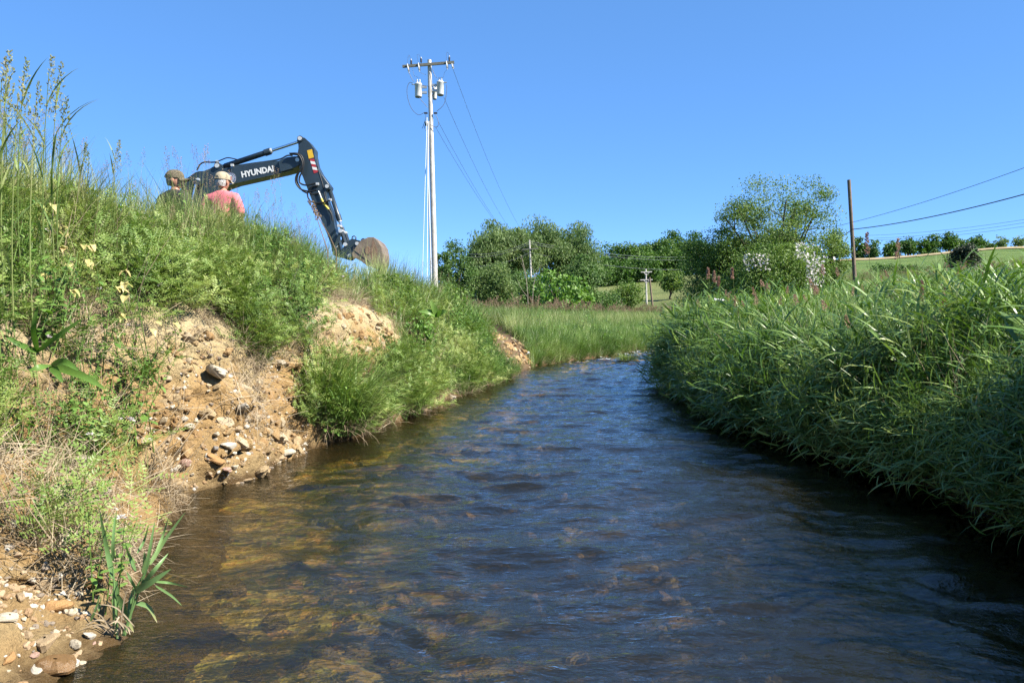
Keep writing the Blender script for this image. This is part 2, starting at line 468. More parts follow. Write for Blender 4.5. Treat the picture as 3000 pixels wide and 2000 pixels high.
def clay_material():
    m, t, out = nt('eroded_clay')
    g = nd(t, 'ShaderNodeNewGeometry')
    P = g.outputs['Position']
    sx = nd(t, 'ShaderNodeSeparateXYZ'); t.links.new(P, sx.inputs[0])
    big = noise(t, 1.3, 4, 0.6, P, 0.6)
    mid = noise(t, 7, 5, 0.65, P, 0.4)
    fine = noise(t, 60, 6, 0.7, P)
    h = math_n(t, 'ADD', math_n(t, 'MULTIPLY', sx.outputs['Z'], 0.62), math_n(t, 'MULTIPLY', math_n(t, 'SUBTRACT', big, 0.5), 1.1))
    h = math_n(t, 'ADD', h, math_n(t, 'MULTIPLY', math_n(t, 'SUBTRACT', mid, 0.5), 0.5))
    c = ramp(t, h, [(0.0, (0.290, 0.207, 0.102)), (0.2, (0.275, 0.177, 0.077)), (0.40, (0.312, 0.200, 0.087)), (0.58, (0.348, 0.258, 0.130)), (0.8, (0.406, 0.326, 0.186))])
    # reddish soil farther upstream
    red = nd(t, 'ShaderNodeMapRange'); red.inputs['From Min'].default_value = 12.5; red.inputs['From Max'].default_value = 14.0
    t.links.new(sx.outputs['Y'], red.inputs['Value'])
    mr = nd(t, 'ShaderNodeMix', data_type='RGBA'); t.links.new(red.outputs[0], mr.inputs[0]); t.links.new(c, mr.inputs[6])
    mr.inputs[7].default_value = (0.135, 0.088, 0.052, 1)
    # grit
    gr = ramp(t, fine, [(0.30, (0.62, 0.60, 0.58)), (0.5, (1, 1, 1)), (0.72, (1.22, 1.2, 1.16))])
    mg = nd(t, 'ShaderNodeMix', data_type='RGBA', blend_type='MULTIPLY'); mg.inputs[0].default_value = 1.0
    t.links.new(mr.outputs[2], mg.inputs[6]); t.links.new(gr, mg.inputs[7])
    # wet band just above the water
    wz = math_n(t, 'ADD', sx.outputs['Z'], math_n(t, 'MULTIPLY', math_n(t, 'SUBTRACT', mid, 0.5), -0.16))
    wet = nd(t, 'ShaderNodeMapRange'); wet.inputs['From Min'].default_value = 0.02; wet.inputs['From Max'].default_value = 0.10
    t.links.new(wz, wet.inputs['Value'])
    mw = nd(t, 'ShaderNodeMix', data_type='RGBA'); t.links.new(wet.outputs[0], mw.inputs[0])
    mw.inputs[6].default_value = (0.089, 0.056, 0.024, 1); t.links.new(mg.outputs[2], mw.inputs[7])
    # dark turf soil on top of the bank
    top = nd(t, 'ShaderNodeMapRange'); top.inputs['From Min'].default_value = 1.42; top.inputs['From Max'].default_value = 1.58
    t.links.new(sx.outputs['Z'], top.inputs['Value'])
    mt = nd(t, 'ShaderNodeMix', data_type='RGBA'); t.links.new(top.outputs[0], mt.inputs[0]); t.links.new(mw.outputs[2], mt.inputs[6])
    mt.inputs[7].default_value = (0.096, 0.078, 0.037, 1)
    p = nd(t, 'ShaderNodeBsdfPrincipled'); p.inputs['Specular IOR Level'].default_value = 0.2
    t.links.new(mt.outputs[2], p.inputs['Base Color'])
    rr = nd(t, 'ShaderNodeMapRange'); rr.inputs['To Min'].default_value = 0.3; rr.inputs['To Max'].default_value = 0.9
    t.links.new(wet.outputs[0], rr.inputs['Value']); t.links.new(rr.outputs[0], p.inputs['Roughness'])
    b1 = nd(t, 'ShaderNodeBump'); b1.inputs['Strength'].default_value = 1.0; b1.inputs['Distance'].default_value = 0.035
    hh = math_n(t, 'ADD', math_n(t, 'MULTIPLY', noise(t, 22, 6, 0.7, P), 1.0), math_n(t, 'MULTIPLY', noise(t, 90, 4, 0.7, P), 0.35))
    t.links.new(hh, b1.inputs['Height']); t.links.new(b1.outputs[0], p.inputs['Normal'])
    t.links.new(p.outputs[0], out.inputs[0])
    return m
M_CLAY = clay_material()
mb = MB(); mb.add(BV, BF[:, ::-1])
bank_l = tag(mb.build('stream_bank_left', M_CLAY, smooth=True), 'tall eroded clay stream bank on the left', kind='structure')

# ------------------------------------------------------------------ right bank
prof = np.array([(-.9, -.45), (0, -.08), (-.06, .22), (.02, .48), (.3, .62), (1, .72), (2, .82), (4, .92), (8, 1.0)])
t2 = np.linspace(0, 8, 60)
i2 = np.minimum(t2.astype(int), 7); f2 = t2 - i2
s2 = prof[i2, 0] * (1 - f2) + prof[i2 + 1, 0] * f2; z2 = prof[i2, 1] * (1 - f2) + prof[i2 + 1, 1] * f2
yr2 = np.concatenate([np.arange(-12, 2, 0.4), np.arange(2, 24, 0.12), np.arange(24, 60.1, 0.5)])
Y2 = np.repeat(yr2[:, None], 60, 1)
wob = 0.18 * fbm(yr2 * 0.8, 3.3, 0, 3, 51)[:, None]
X2 = XR(Y2) + s2[None] + wob
g2 = ground_z(X2, Y2)
w2 = np.clip((t2 - 6) / 2, 0, 1)[None]
Z2 = z2[None] * (1 - w2) + (g2 + 0.03) * w2 + 0.06 * fbm(X2 * 2, Y2 * 2, 0, 3, 61)
RV, RF = sheet(X2, Y2, Z2)
M_SOIL = mat_plain('dark_bank_soil', (0.05, 0.037, 0.022), rough=0.9, spec=0.15, var=0.4, nscale=5, bump=0.8, bscale=25)
mb = MB(); mb.add(RV, RF)
bank_r = tag(mb.build('stream_bank_right', M_SOIL, smooth=True), 'low grassy stream bank on the right', kind='structure')

# ------------------------------------------------------------------ ground sheet to the horizon
def axis(a, b, mid0, mid1, step, grow=1.16):
    out = list(np.arange(mid0, mid1 + 1e-6, step))
    s, v = step, mid0
    left = []
    while v > a:
        s *= grow; v -= s; left.append(v)
    s, v = step, out[-1]
    while v < b:
        s *= grow; v += s; out.append(v)
    return np.array(left[::-1] + out)
gx = axis(-5000, 5000, -16, 60, 0.6); gy = axis(-3000, 6000, -14, 64, 0.6, 1.06)
GX, GY = np.meshgrid(gx, gy)
GZ = ground_z(GX, GY) - 0.02
cor = (GX > XL(GY) - 6.6) & (GX < XR(GY) + 7.0) & (GY > -11.5) & (GY < 59.3)
GZ = np.where(cor, -1.6, GZ)
GVx, GF = sheet(GX, GY, GZ)

def ground_material():
    m, t, out = nt('meadow_ground')
    a = nd(t, 'ShaderNodeVertexColor', layer_name='field')
    g = nd(t, 'ShaderNodeNewGeometry')
    n1 = noise(t, 0.08, 5, 0.65, g.outputs['Position']); n2 = noise(t, 1.5, 5, 0.7, g.outputs['Position'])
    f = math_n(t, 'ADD', math_n(t, 'MULTIPLY', n1, 0.6), math_n(t, 'MULTIPLY', n2, 0.4))
    v = ramp(t, f, [(0.34, (0.55, 0.62, 0.5)), (0.5, (1, 1, 1)), (0.66, (1.45, 1.25, 1.25))])
    mg = nd(t, 'ShaderNodeMix', data_type='RGBA', blend_type='MULTIPLY'); mg.inputs[0].default_value = 1.0
    t.links.new(a.outputs[0], mg.inputs[6]); t.links.new(v, mg.inputs[7])
    p = nd(t, 'ShaderNodeBsdfPrincipled'); p.inputs['Roughness'].default_value = 0.9; p.inputs['Specular IOR Level'].default_value = 0.1
    t.links.new(mg.outputs[2], p.inputs['Base Color'])
    b = nd(t, 'ShaderNodeBump'); b.inputs['Strength'].default_value = 0.8; b.inputs['Distance'].default_value = 0.3
    t.links.new(noise(t, 3, 6, 0.7, g.outputs['Position']), b.inputs['Height']); t.links.new(b.outputs[0], p.inputs['Normal'])
    t.links.new(p.outputs[0], out.inputs[0])
    return m
mb = MB(); mb.add(GVx, GF)
gme = mb.mesh('ground', ground_material(), True)
fc = np.tile(np.array([0.13, 0.165, 0.05, 1.0]), (len(GVx), 1))
gpx = 1500 + FPX * GVx[:, 0] / np.maximum(GVx[:, 1], 6)
gyv = GVx[:, 1]
hill = np.clip((gyv - 95) / 30, 0, 1)[:, None]
fc = fc * (1 - hill) + np.array([0.165, 0.195, 0.07, 1.0]) * hill
right = (np.clip((gpx - 2380) / 100, 0, 1) * np.clip((gyv - 105) / 8, 0, 1))[:, None]
fc = fc * (1 - right) + np.array([0.13, 0.20, 0.055, 1.0]) * right
fc[:, :3] *= ALB
ca = gme.color_attributes.new('field', 'FLOAT_COLOR', 'POINT'); ca.data.foreach_set('color', fc.astype(np.float32).ravel())
ground = tag(link('ground', gme), 'green meadow ground rising to a hill', kind='structure')

def land_strip(name, label, pts, width, mat, lift=0.06):
    P = np.array(pts, float)
    n = 60
    k = np.linspace(0, len(P) - 1, n); i = np.minimum(k.astype(int), len(P) - 2); f = (k - i)[:, None]
    C = P[i] * (1 - f) + P[i + 1] * f
    rows = []
    for o in np.linspace(-width / 2, width / 2, 7):
        rows.append(np.c_[C[:, 0], C[:, 1] + o + 0.6 * fbm(C[:, 0] * .1, o, 0, 2, 5)])
    A = np.stack(rows, 1)
    V, F = sheet(A[..., 0], A[..., 1], ground_z(A[..., 0], A[..., 1]) + lift)
    m = MB(); m.add(V, F)
    return tag(m.build(name, mat, smooth=True), label, kind='structure')
M_STUB = mat_plain('dry_stubble', (0.40, 0.32, 0.18), rough=0.95, spec=0.1, var=0.25, nscale=0.4, bump=0.6, bscale=4)
land_strip('stubble_strip', 'tan strip of dry stubble along the hilltop', [(70, 187), (82, 186.5), (110, 185), (150, 183), (200, 180)], 17, M_STUB, 0.12)

# ------------------------------------------------------------------ stream bed and water
tb = np.linspace(0, 1, 40)
yb = np.concatenate([np.arange(-12, 2, 0.3), np.arange(2, 20, 0.12), np.arange(20, 58, 0.5)])
YB = np.repeat(yb[:, None], 40, 1)
XB = (XL(YB) - 0.6) * (1 - tb) + (XR(YB) + 0.6) * tb
dep = np.interp(tb, [0, .08, .2, .45, .7, .9, 1], [-.16, -.05, -.13, -.26, -.34, -.3, -.2])[None]
ZB = dep + 0.045 * fbm(XB * 2.2, YB * 2.2, 0, 4, 71) - 0.03
m, t, out = nt('stream_bed_gravel')
g = nd(t, 'ShaderNodeNewGeometry')
vor = nd(t, 'ShaderNodeTexVoronoi'); vor.inputs['Scale'].default_value = 14; t.links.new(g.outputs['Position'], vor.inputs['Vector'])
n1 = noise(t, 1.6, 4, 0.6, g.outputs['Position'])
sha = nd(t, 'ShaderNodeAttribute', attribute_name='tint')
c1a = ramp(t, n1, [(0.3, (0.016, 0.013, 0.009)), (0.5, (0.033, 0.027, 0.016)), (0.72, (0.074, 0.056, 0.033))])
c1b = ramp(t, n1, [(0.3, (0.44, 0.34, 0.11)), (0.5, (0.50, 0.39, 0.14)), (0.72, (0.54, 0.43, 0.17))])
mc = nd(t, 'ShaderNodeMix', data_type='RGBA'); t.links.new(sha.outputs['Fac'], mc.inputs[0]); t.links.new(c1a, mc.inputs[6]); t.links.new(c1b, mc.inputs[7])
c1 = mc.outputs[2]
mg = nd(t, 'ShaderNodeMix', data_type='RGBA', blend_type='MULTIPLY'); mg.inputs[0].default_value = 0.3
t.links.new(c1, mg.inputs[6]); t.links.new(vor.outputs['Color'], mg.inputs[7])
p = nd(t, 'ShaderNodeBsdfPrincipled'); p.inputs['Roughness'].default_value = 0.85
t.links.new(mg.outputs[2], p.inputs['Base Color'])
b = nd(t, 'ShaderNodeBump'); b.inputs['Strength'].default_value = 1; b.inputs['Distance'].default_value = 0.03
t.links.new(vor.outputs['Distance'], b.inputs['Height']); t.links.new(b.outputs[0], p.inputs['Normal'])
t.links.new(p.outputs[0], out.inputs[0])
V, F = sheet(XB, YB, ZB)
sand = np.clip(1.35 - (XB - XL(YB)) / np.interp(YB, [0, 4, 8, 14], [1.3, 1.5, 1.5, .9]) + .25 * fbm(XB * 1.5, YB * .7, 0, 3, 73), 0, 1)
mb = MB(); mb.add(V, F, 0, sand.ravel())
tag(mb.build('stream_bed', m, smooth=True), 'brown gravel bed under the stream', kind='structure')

yw = np.concatenate([np.arange(-12, 1.6, 0.3), np.arange(1.6, 2.4, 0.05), np.arange(2.4, 8, 0.022), np.arange(8, 16, 0.04), np.arange(16, 32, 0.08), np.arange(32, 58, 0.5)])
tw = np.linspace(0, 1, 190)
YW = np.repeat(yw[:, None], len(tw), 1)
XW = (XL(YW) - 0.45) * (1 - tw) + (XR(YW) + 0.5) * tw
flow = np.interp(yw, [0, 6, 12, 17, 20], [0.05, 0.05, 0.3, 0.25, 0.7])[:, None]
xs = XW + 0.15 * YW
calm = 0.4 + 0.6 * np.clip((XW - XL(YW)) / 1.2, 0, 1)
rif = np.clip((YW - 17.5) / 3.5, 0, 1) * np.clip((34 - YW) / 4, 0, 1)
warp = 0.25 * fbm(XW * 1.3, YW * 1.3, 0, 2, 83)
ZW = (0.024 * fbm(xs * 1.4 + warp, YW * 2.4 + warp, 0, 2, 81) + 0.014 * fbm(xs * 3 + warp * 3, YW * 6.5 + warp * 3, 0, 3, 82)) * calm
# standing waves over submerged stones
r2 = np.random.default_rng(5)
for k in range(46):
    y0 = r2.uniform(2.6, 18); x0 = r2.uniform(XL(y0) + 0.8, XR(y0) - 0.5); a = r2.uniform(0.012, 0.03)
    ZW += a * np.exp(-((XW - x0) / r2.uniform(.12, .3)) ** 2 - ((YW - y0) / r2.uniform(.07, .14)) ** 2)
ZW += rif * (0.05 * fbm(XW * 3.5, YW * 3.0, 0, 4, 91))
ZW += 0.002
m, t, out = nt('stream_water')
g = nd(t, 'ShaderNodeNewGeometry'); P = g.outputs['Position']
mp = nd(t, 'ShaderNodeMapping'); mp.inputs['Scale'].default_value = (1.0, 2.0, 1.0); mp.inputs['Rotation'].default_value = (0, 0, 0.2)
t.links.new(P, mp.inputs['Vector'])
b = nd(t, 'ShaderNodeBump'); b.inputs['Strength'].default_value = 0.5; b.inputs['Distance'].default_value = 0.022
hh = math_n(t, 'ADD', noise(t, 9, 4, 0.6, mp.outputs[0], 0.8), math_n(t, 'MULTIPLY', noise(t, 30, 3, 0.6, mp.outputs[0], 0.5), 0.3))
t.links.new(hh, b.inputs['Height'])
fr = nd(t, 'ShaderNodeFresnel'); fr.inputs['IOR'].default_value = 1.48; t.links.new(b.outputs[0], fr.inputs['Normal'])
gl = nd(t, 'ShaderNodeBsdfGlossy'); gl.inputs['Roughness'].default_value = 0.02; gl.inputs['Color'].default_value = (1, 1, 1, 1)
t.links.new(b.outputs[0], gl.inputs['Normal'])
tr = nd(t, 'ShaderNodeBsdfTransparent'); tr.inputs['Color'].default_value = (0.93, 0.83, 0.52, 1)
df = nd(t, 'ShaderNodeBsdfDiffuse'); df.inputs['Color'].default_value = (0.031, 0.027, 0.012, 1)
mt = nd(t, 'ShaderNodeMixShader'); mt.inputs[0].default_value = 0.26
t.links.new(tr.outputs[0], mt.inputs[1]); t.links.new(df.outputs[0], mt.inputs[2])
mx = nd(t, 'ShaderNodeMixShader'); t.links.new(fr.outputs[0], mx.inputs[0]); t.links.new(mt.outputs[0], mx.inputs[1]); t.links.new(gl.outputs[0], mx.inputs[2])
fo = nd(t, 'ShaderNodeAttribute', attribute_name='tint')
fn = math_n(t, 'MULTIPLY', fo.outputs['Fac'], noise(t, 14, 5, 0.7, P, 1.0))
fm = nd(t, 'ShaderNodeMapRange'); fm.inputs['From Min'].default_value = 0.50; fm.inputs['From Max'].default_value = 0.64; t.links.new(fn, fm.inputs['Value'])
fd = nd(t, 'ShaderNodeBsdfDiffuse'); fd.inputs['Color'].default_value = (0.75, 0.77, 0.78, 1)
mf = nd(t, 'ShaderNodeMixShader'); t.links.new(fm.outputs[0], mf.inputs[0]); t.links.new(mx.outputs[0], mf.inputs[1]); t.links.new(fd.outputs[0], mf.inputs[2])
t.links.new(mf.outputs[0], out.inputs[0])
crest = np.clip(ZW / 0.045, 0, 1) * rif
V, F = sheet(XW, YW, ZW)
mb = MB(); mb.add(V, F, 0, crest.ravel())
tag(mb.build('stream_water', m, smooth=True), 'rippling shallow stream water', kind='structure')

# ------------------------------------------------------------------ ray helper on the land
bvh_l = BVHTree.FromPolygons(BV.tolist(), BF.tolist())
bvh_r = BVHTree.FromPolygons(RV.tolist(), RF.tolist())
def hit(px, py, bvh=None):
    d = Vector(ray(px, py)).normalized()
    loc, nrm, idx, dist = (bvh or bvh_l).ray_cast(Vector((0, 0, CAM_H)), d)
    return (None, None) if loc is None else (np.array(loc), np.array(nrm))
def land_z(x, y):
    for b_ in (bvh_l, bvh_r):
        loc = b_.ray_cast(Vector((x, y, 30)), Vector((0, 0, -1)))[0]
        if loc is not None: return loc.z
    return float(ground_z(x, y)) - 0.02

# ------------------------------------------------------------------ plant clumps (sources for the scattered cover)
def U(a, b, n=None): return rng.uniform(a, b, n)

def clump_fine(n, h0, h1, r, w0, w1, mats, seg=4, dry=0.12):
    m = MB()
    rr = r * np.sqrt(U(0, 1, n)); a = U(0, 6.283, n)
    m.blades(np.c_[rr * np.cos(a), rr * np.sin(a), np.full(n, -0.03)], U(0, 6.283, n), U(h0, h1, n), U(w0, w1, n), U(0.02, .35, n), U(.1, 1.3, n), seg, 0, np.clip(U(0, 1, n) * .85, 0, 1))
    k = max(2, int(n * dry))
    rr = r * np.sqrt(U(0, 1, k)); a = U(0, 6.283, k)
    m.blades(np.c_[rr * np.cos(a), rr * np.sin(a), np.full(k, -0.03)], U(0, 6.283, k), U(h0, h1, k) * .8, U(w0, w1, k), U(.1, .9, k), U(.2, 1.6, k), 3, 1, U(0, 1, k))
    return m.mesh('clump', mats)

def stem_curve(base, az, L, lean, curl, n=8):
    P = [np.array(base, float)]
    for i in range(n):
        th = lean + curl * (i + .5) / n
        P.append(P[-1] + np.array([math.cos(az) * math.sin(th), math.sin(az) * math.sin(th), math.cos(th)]) * L / n)
    return np.array(P)

def clump_reed(stems, h0, h1, r, mats, leafw=(.009, .016), leafl=(.2, .36)):
    """leafy-stemmed reed grass"""
    m = MB()
    for k in range(stems):
        rr = r * math.sqrt(U(0, 1)); a = U(0, 6.283); L = U(h0, h1)
        P = stem_curve((rr * math.cos(a), rr * math.sin(a), -.05), U(0, 6.283), L, U(0, .28), U(0, .7), 8)
        m.tube(P, np.linspace(.0028, .0012, 9), 3, 0, False, U(.2, .7))
        nl = int(L / 0.14)
        side = U(0, 6.283)
        for i in range(nl):
            f = 0.12 + 0.86 * (i + U(0, .6)) / nl
            q = f * 8; j = min(int(q), 7); b = P[j] + (P[j + 1] - P[j]) * (q - j)
            side += math.pi + U(-.7, .7)
            m.blades([b], side, U(*leafl) * (1 - .3 * f), U(*leafw), U(.35, .8), U(.5, 1.5), 5, 0, U(.05, 1), twist=U(-1, 1))
    return m.mesh('clump', mats)

def clump_vetch(stems, mats, length=(.25, .5), spread=1.0):
    """sprawling stems with ladder-like compound leaves"""
    m = MB()
    for k in range(stems):
        L = U(*length); az = U(0, 6.283)
        P = stem_curve((U(-.1, .1), U(-.1, .1), -.02), az, L, U(.15, .9) * spread, U(.0, .8), 6)
        m.tube(P, .0016, 3, 0, False, U(.3, .9))
        st = U(0, 1)
        for i in range(7):
            f = .15 + .85 * (i + U(0, .8)) / 7.5
            q = min(f, .99) * 6; j = int(q); b = P[j] + (P[j + 1] - P[j]) * (q - j)
            la = az + (1 if i % 2 else -1) * U(.6, 1.7); le = U(.1, .9); ll = U(.06, .12)
            d = np.array([math.cos(la) * math.cos(le), math.sin(la) * math.cos(le), math.sin(le)])
            s = np.cross(d, [0, 0, 1.0]); s /= np.linalg.norm(s); up = np.cross(s, d)
            for q2 in range(5):
                c = b + d * ll * (q2 + 1) / 5.2 + np.array([0, 0, -.012 * (q2 / 4) ** 2])
                for sg in (-1, 1):
                    m.leaves([c], s * sg + d * .5 + up * U(-.2, .4), up, U(.018, .027), U(.009, .014), 0, np.clip(st * .5 + U(0, .5), 0, 1))
            m.leaves([b + d * ll], d, up, .018, .01, 0, st)
    return m.mesh('clump', mats)

def clump_broad(stems, mats, h=(.3, .6), leaf=(.04, .09)):
    m = MB()
    for k in range(stems):
        L = U(*h); az = U(0, 6.283)
        P = stem_curve((U(-.12, .12), U(-.12, .12), -.02), az, L, U(0, .4), U(-.1, .5), 6)
        m.tube(P, np.linspace(.004, .0015, 7), 4, 0, False, U(.2, .8))
        nl = int(L / .04)
        for i in range(nl):
            f = .2 + .79 * i / nl; q = f * 6; j = min(int(q), 5); b = P[j] + (P[j + 1] - P[j]) * (q - j)
            la = i * 2.4 + U(-.4, .4); le = U(-.2, .6)
            d = np.array([math.cos(la) * math.cos(le), math.sin(la) * math.cos(le), math.sin(le)])
            ll = U(*leaf) * (1.1 - .5 * f)
            m.blades([b], la, ll, ll * U(.35, .5), 1.57 - le, U(.2, .9), 4, 0, U(0, 1), wprof=lambda t: math.sin(math.pi * min(1, .08 + .92 * t)) ** .8 + .02)
    return m.mesh('clump', mats)

def clump_dry(n, mats, hang=False, L=(.15, .4)):
    m = MB()
    b = np.c_[U(-.12, .12, n), U(-.12, .12, n), U(-.01, .04, n)]
    if hang:
        m.blades(b, U(0, 6.283, n), U(*L, n), U(.0016, .0035, n), U(1.2, 2.2, n), U(.4, 1.4, n), 5, 0, U(0, 1, n), wprof=lambda t: 1 - .6 * t)
    else:
        m.blades(b, U(0, 6.283, n), U(*L, n), U(.002, .0045, n), U(.7, 1.7, n), U(-.5, .9, n), 5, 0, U(0, 1, n), wprof=lambda t: 1 - .6 * t, twist=U(-2, 2, n))
    return m.mesh('clump', mats)

def panicle(m, P0, d, L, spread, n, mat, sz=(.006, .0022), tint=(0, 1)):
    """loose seed head along a line"""
    d = np.asarray(d, float); d /= np.linalg.norm(d)
    for i in range(n):
        f = (i + U(0, 1)) / n
        c = P0 + d * L * f
        a = U(0, 6.283); r = spread * (1 - f) * U(.3, 1) + .002
        o = np.array([math.cos(a), math.sin(a), U(.2, .9)]); o /= np.linalg.norm(o)
        e = c + o * r
        if r > .02: m.blades([c], math.atan2(o[1], o[0]), r, .0009, math.acos(o[2]), .2, 2, mat, .4, wprof=lambda t: 1)
        k = 3
        m.leaves(e + U(-.006, .006, (k, 3)), o + U(-.4, .4, (k, 3)) + d * .8, U(-1, 1, (k, 3)), U(sz[0] * .8, sz[0] * 1.6, k), sz[1] * 2, mat, U(*tint, k))

def clump_seed(stems, mats, h=(.7, 1.1), L=(.12, .2), spread=.05, n=26, sz=(.007, .0024), leaves=2):
    m = MB()
    for k in range(stems):
        P = stem_curve((U(-.1, .1), U(-.1, .1), -.03), U(0, 6.283), U(*h), U(0, .15), U(0, .35), 8)
        m.tube(P, np.linspace(.0016, .0008, 9), 3, 0, False, U(.4, 1))
        panicle(m, P[-2], P[-1] - P[-2] + np.array([0, 0, .001]), U(*L), spread, n, 1, sz)
        for i in range(leaves):
            j = min(2 + i, 7)
            m.blades([P[j]], U(0, 6.283), U(.12, .25), .005, U(.3, .7), U(.3, 1.2), 4, 0, U(.2, 1))
    return m.mesh('clump', mats)

def source(name, meshes):
    c = bpy.data.collections.new(name)
    for i, me in enumerate(meshes):
        c.objects.link(bpy.data.objects.new('%s_source' % name, me))
    return c, len(meshes)

SRC = {
    'fine': source('fine_grass', [clump_fine(46, .28, .62, .13, .003, .006, [M_GRASS, M_DRY]) for _ in range(5)]),
    'short': source('short_grass', [clump_fine(46, .10, .26, .12, .0025, .005, [M_GRASS, M_DRY]) for _ in range(4)]),
    'sedge': source('sedge_grass', [clump_fine(60, .4, .8, .12, .005, .009, [M_REED, M_DRY], 5, .2) for _ in range(4)]),
    'reed': source('reed_grass', [clump_reed(8, .55, 1.05, .18, [M_REED], (.013, .025), (.25, .48)) for _ in range(6)]),
    'meadow': source('meadow_grass', [clump_fine(60, .35, .85, .3, .006, .012, [M_MEADOW, M_SEED], 3, .2) for _ in range(4)]),
    'vetch': source('crown_vetch', [clump_vetch(11, [M_VETCH]) for _ in range(6)]),
    'broad': source('leafy_weed', [clump_broad(5, [M_BROAD]) for _ in range(4)]),
    'straw': source('dead_straw', [clump_fine(7, .35, .8, .16, .003, .005, [M_DRY, M_DRY], 4, .1) for _ in range(3)]),
    'dry': source('dry_thatch', [clump_dry(40, [M_DRY], False, (.12, .32)) for _ in range(4)]),
    'hang': source('hanging_roots', [clump_dry(40, [M_DRY], True) for _ in range(4)]),
    'seed': source('seed_grass', [clump_seed(4, [M_GRASS, M_SEED]) for _ in range(5)]),
    'reedseed': source('reed_seed', [clump_seed(1, [M_REED, M_SEEDPINK], (.85, 1.2), (.10, .16), .04, 44, (.013, .005), 5) for _ in range(5)]),
    'meadowseed': source('meadow_seed', [clump_seed(8, [M_MEADOW, M_SEED], (.7, 1.0), (.1, .2), .04, 14, (.02, .008), 1) for _ in range(3)]),
}
def flower_mesh():
    m = MB()
    P = stem_curve((0, 0, 0), U(0, 6), .12, .3, .3, 4)
    m.tube(P, .001, 3, 0, False)
    n = 22; o = U(-1, 1, (n, 3)); o[:, 2] = np.abs(o[:, 2])
    m.leaves(P[-1] + o * .006, o, U(-1, 1, (n, 3)), U(.012, .02, n), .009, 1, U(0, 1, n))
    return m.mesh('clump', [M_VETCH, M_WHITEFL])
SRC['flower'] = source('vetch_flower', [flower_mesh() for _ in range(3)])

_groups = {}
def gn_group(key):
    if key in _groups: return _groups[key]
    c, n = SRC[key]
    g = bpy.data.node_groups.new('scatter_' + key, 'GeometryNodeTree')
    g.interface.new_socket('Geometry', in_out='INPUT', socket_type='NodeSocketGeometry')
    g.interface.new_socket('Geometry', in_out='OUTPUT', socket_type='NodeSocketGeometry')
    N = g.nodes.new
    gi, go = N('NodeGroupInput'), N('NodeGroupOutput')
    mp = N('GeometryNodeMeshToPoints')
    ip = N('GeometryNodeInstanceOnPoints')
    ci = N('GeometryNodeCollectionInfo')
    ci.inputs['Collection'].default_value = c
    ci.inputs['Separate Children'].default_value = True
    ci.inputs['Reset Children'].default_value = True
    ip.inputs['Pick Instance'].default_value = True
    def attr(nm, typ):
        a = N('GeometryNodeInputNamedAttribute'); a.data_type = typ; a.inputs['Name'].default_value = nm
        return a.outputs['Attribute']
    L = g.links.new
    L(gi.outputs[0], mp.inputs[0]); L(mp.outputs[0], ip.inputs['Points']); L(ci.outputs[0], ip.inputs['Instance'])
    L(attr('pick', 'INT'), ip.inputs['Instance Index'])
    er = N('FunctionNodeEulerToRotation'); L(attr('turn', 'FLOAT_VECTOR'), er.inputs[0]); L(er.outputs[0], ip.inputs['Rotation'])
    L(attr('size', 'FLOAT_VECTOR'), ip.inputs['Scale'])
    L(ip.outputs[0], go.inputs[0])
    _groups[key] = g
    return g

def turns(az, tilt, spin):
    """euler of Rz(az) Ry(tilt) Rz(spin - az)"""
    ca, sa, ct, st = np.cos(az), np.sin(az), np.cos(tilt), np.sin(tilt)
    cs, ss = np.cos(spin - az), np.sin(spin - az)
    R00 = ca * ct * cs - sa * ss; R10 = sa * ct * cs + ca * ss; R20 = -st * cs
    R21 = st * ss; R22 = ct
    return np.c_[np.arctan2(R21, R22), np.arcsin(np.clip(-R20, -1, 1)), np.arctan2(R10, R00)]

def scatter(name, label, cat, key, P, size, az=None, tilt=0.0, seed=1):
    r = np.random.default_rng(seed)
    P = np.asarray(P, float); n = len(P)
    if n == 0: return None
    az = r.uniform(0, 6.283, n) if az is None else az
    tilt = np.broadcast_to(np.asarray(tilt, float), (n,))
    E = turns(az, tilt, r.uniform(0, 6.283, n))
    me = bpy.data.meshes.new(name)
    me.vertices.add(n); me.vertices.foreach_set('co', P.astype(np.float32).ravel())
    size = np.broadcast_to(np.asarray(size, float), (n,)) if np.ndim(size) < 2 else size
    if size.ndim == 1: size = np.repeat(size[:, None], 3, 1)
    for nm, typ, dat, fld in (('turn', 'FLOAT_VECTOR', E, 'vector'), ('size', 'FLOAT_VECTOR', size, 'vector'), ('pick', 'INT', r.integers(0, SRC[key][1], n), 'value')):
        a = me.attributes.new(nm, typ, 'POINT')
        a.data.foreach_set(fld, np.ascontiguousarray(dat, np.float32 if typ != 'INT' else np.int32).ravel())
    me.update()
    o = link(name, me)
    md = o.modifiers.new('scatter', 'NODES'); md.node_group = gn_group(key)
    return tag(o, label, cat, kind='stuff')

def sample(V, F, per_m2, seed, keep=None):
    """random points on a quad sheet, per_m2 may be f(centre)->density"""
    r = np.random.default_rng(seed)
    q = V[F]
    C = q.mean(1)
    n = np.cross(q[:, 2] - q[:, 0], q[:, 3] - q[:, 1]); A = np.linalg.norm(n, axis=1) / 2
    n = n / (np.linalg.norm(n, axis=1)[:, None] + 1e-12); n[n[:, 2] < 0] *= -1
    D = per_m2(C, n) if callable(per_m2) else np.full(len(C), per_m2)
    cnt = r.poisson(A * D)
    idx = np.repeat(np.arange(len(F)), cnt)
    u, v = r.uniform(0, 1, (2, len(idx)))
    Q = q[idx]
    P = Q[:, 0] * ((1 - u) * (1 - v))[:, None] + Q[:, 1] * (u * (1 - v))[:, None] + Q[:, 2] * (u * v)[:, None] + Q[:, 3] * ((1 - u) * v)[:, None]
    return P, n[idx]

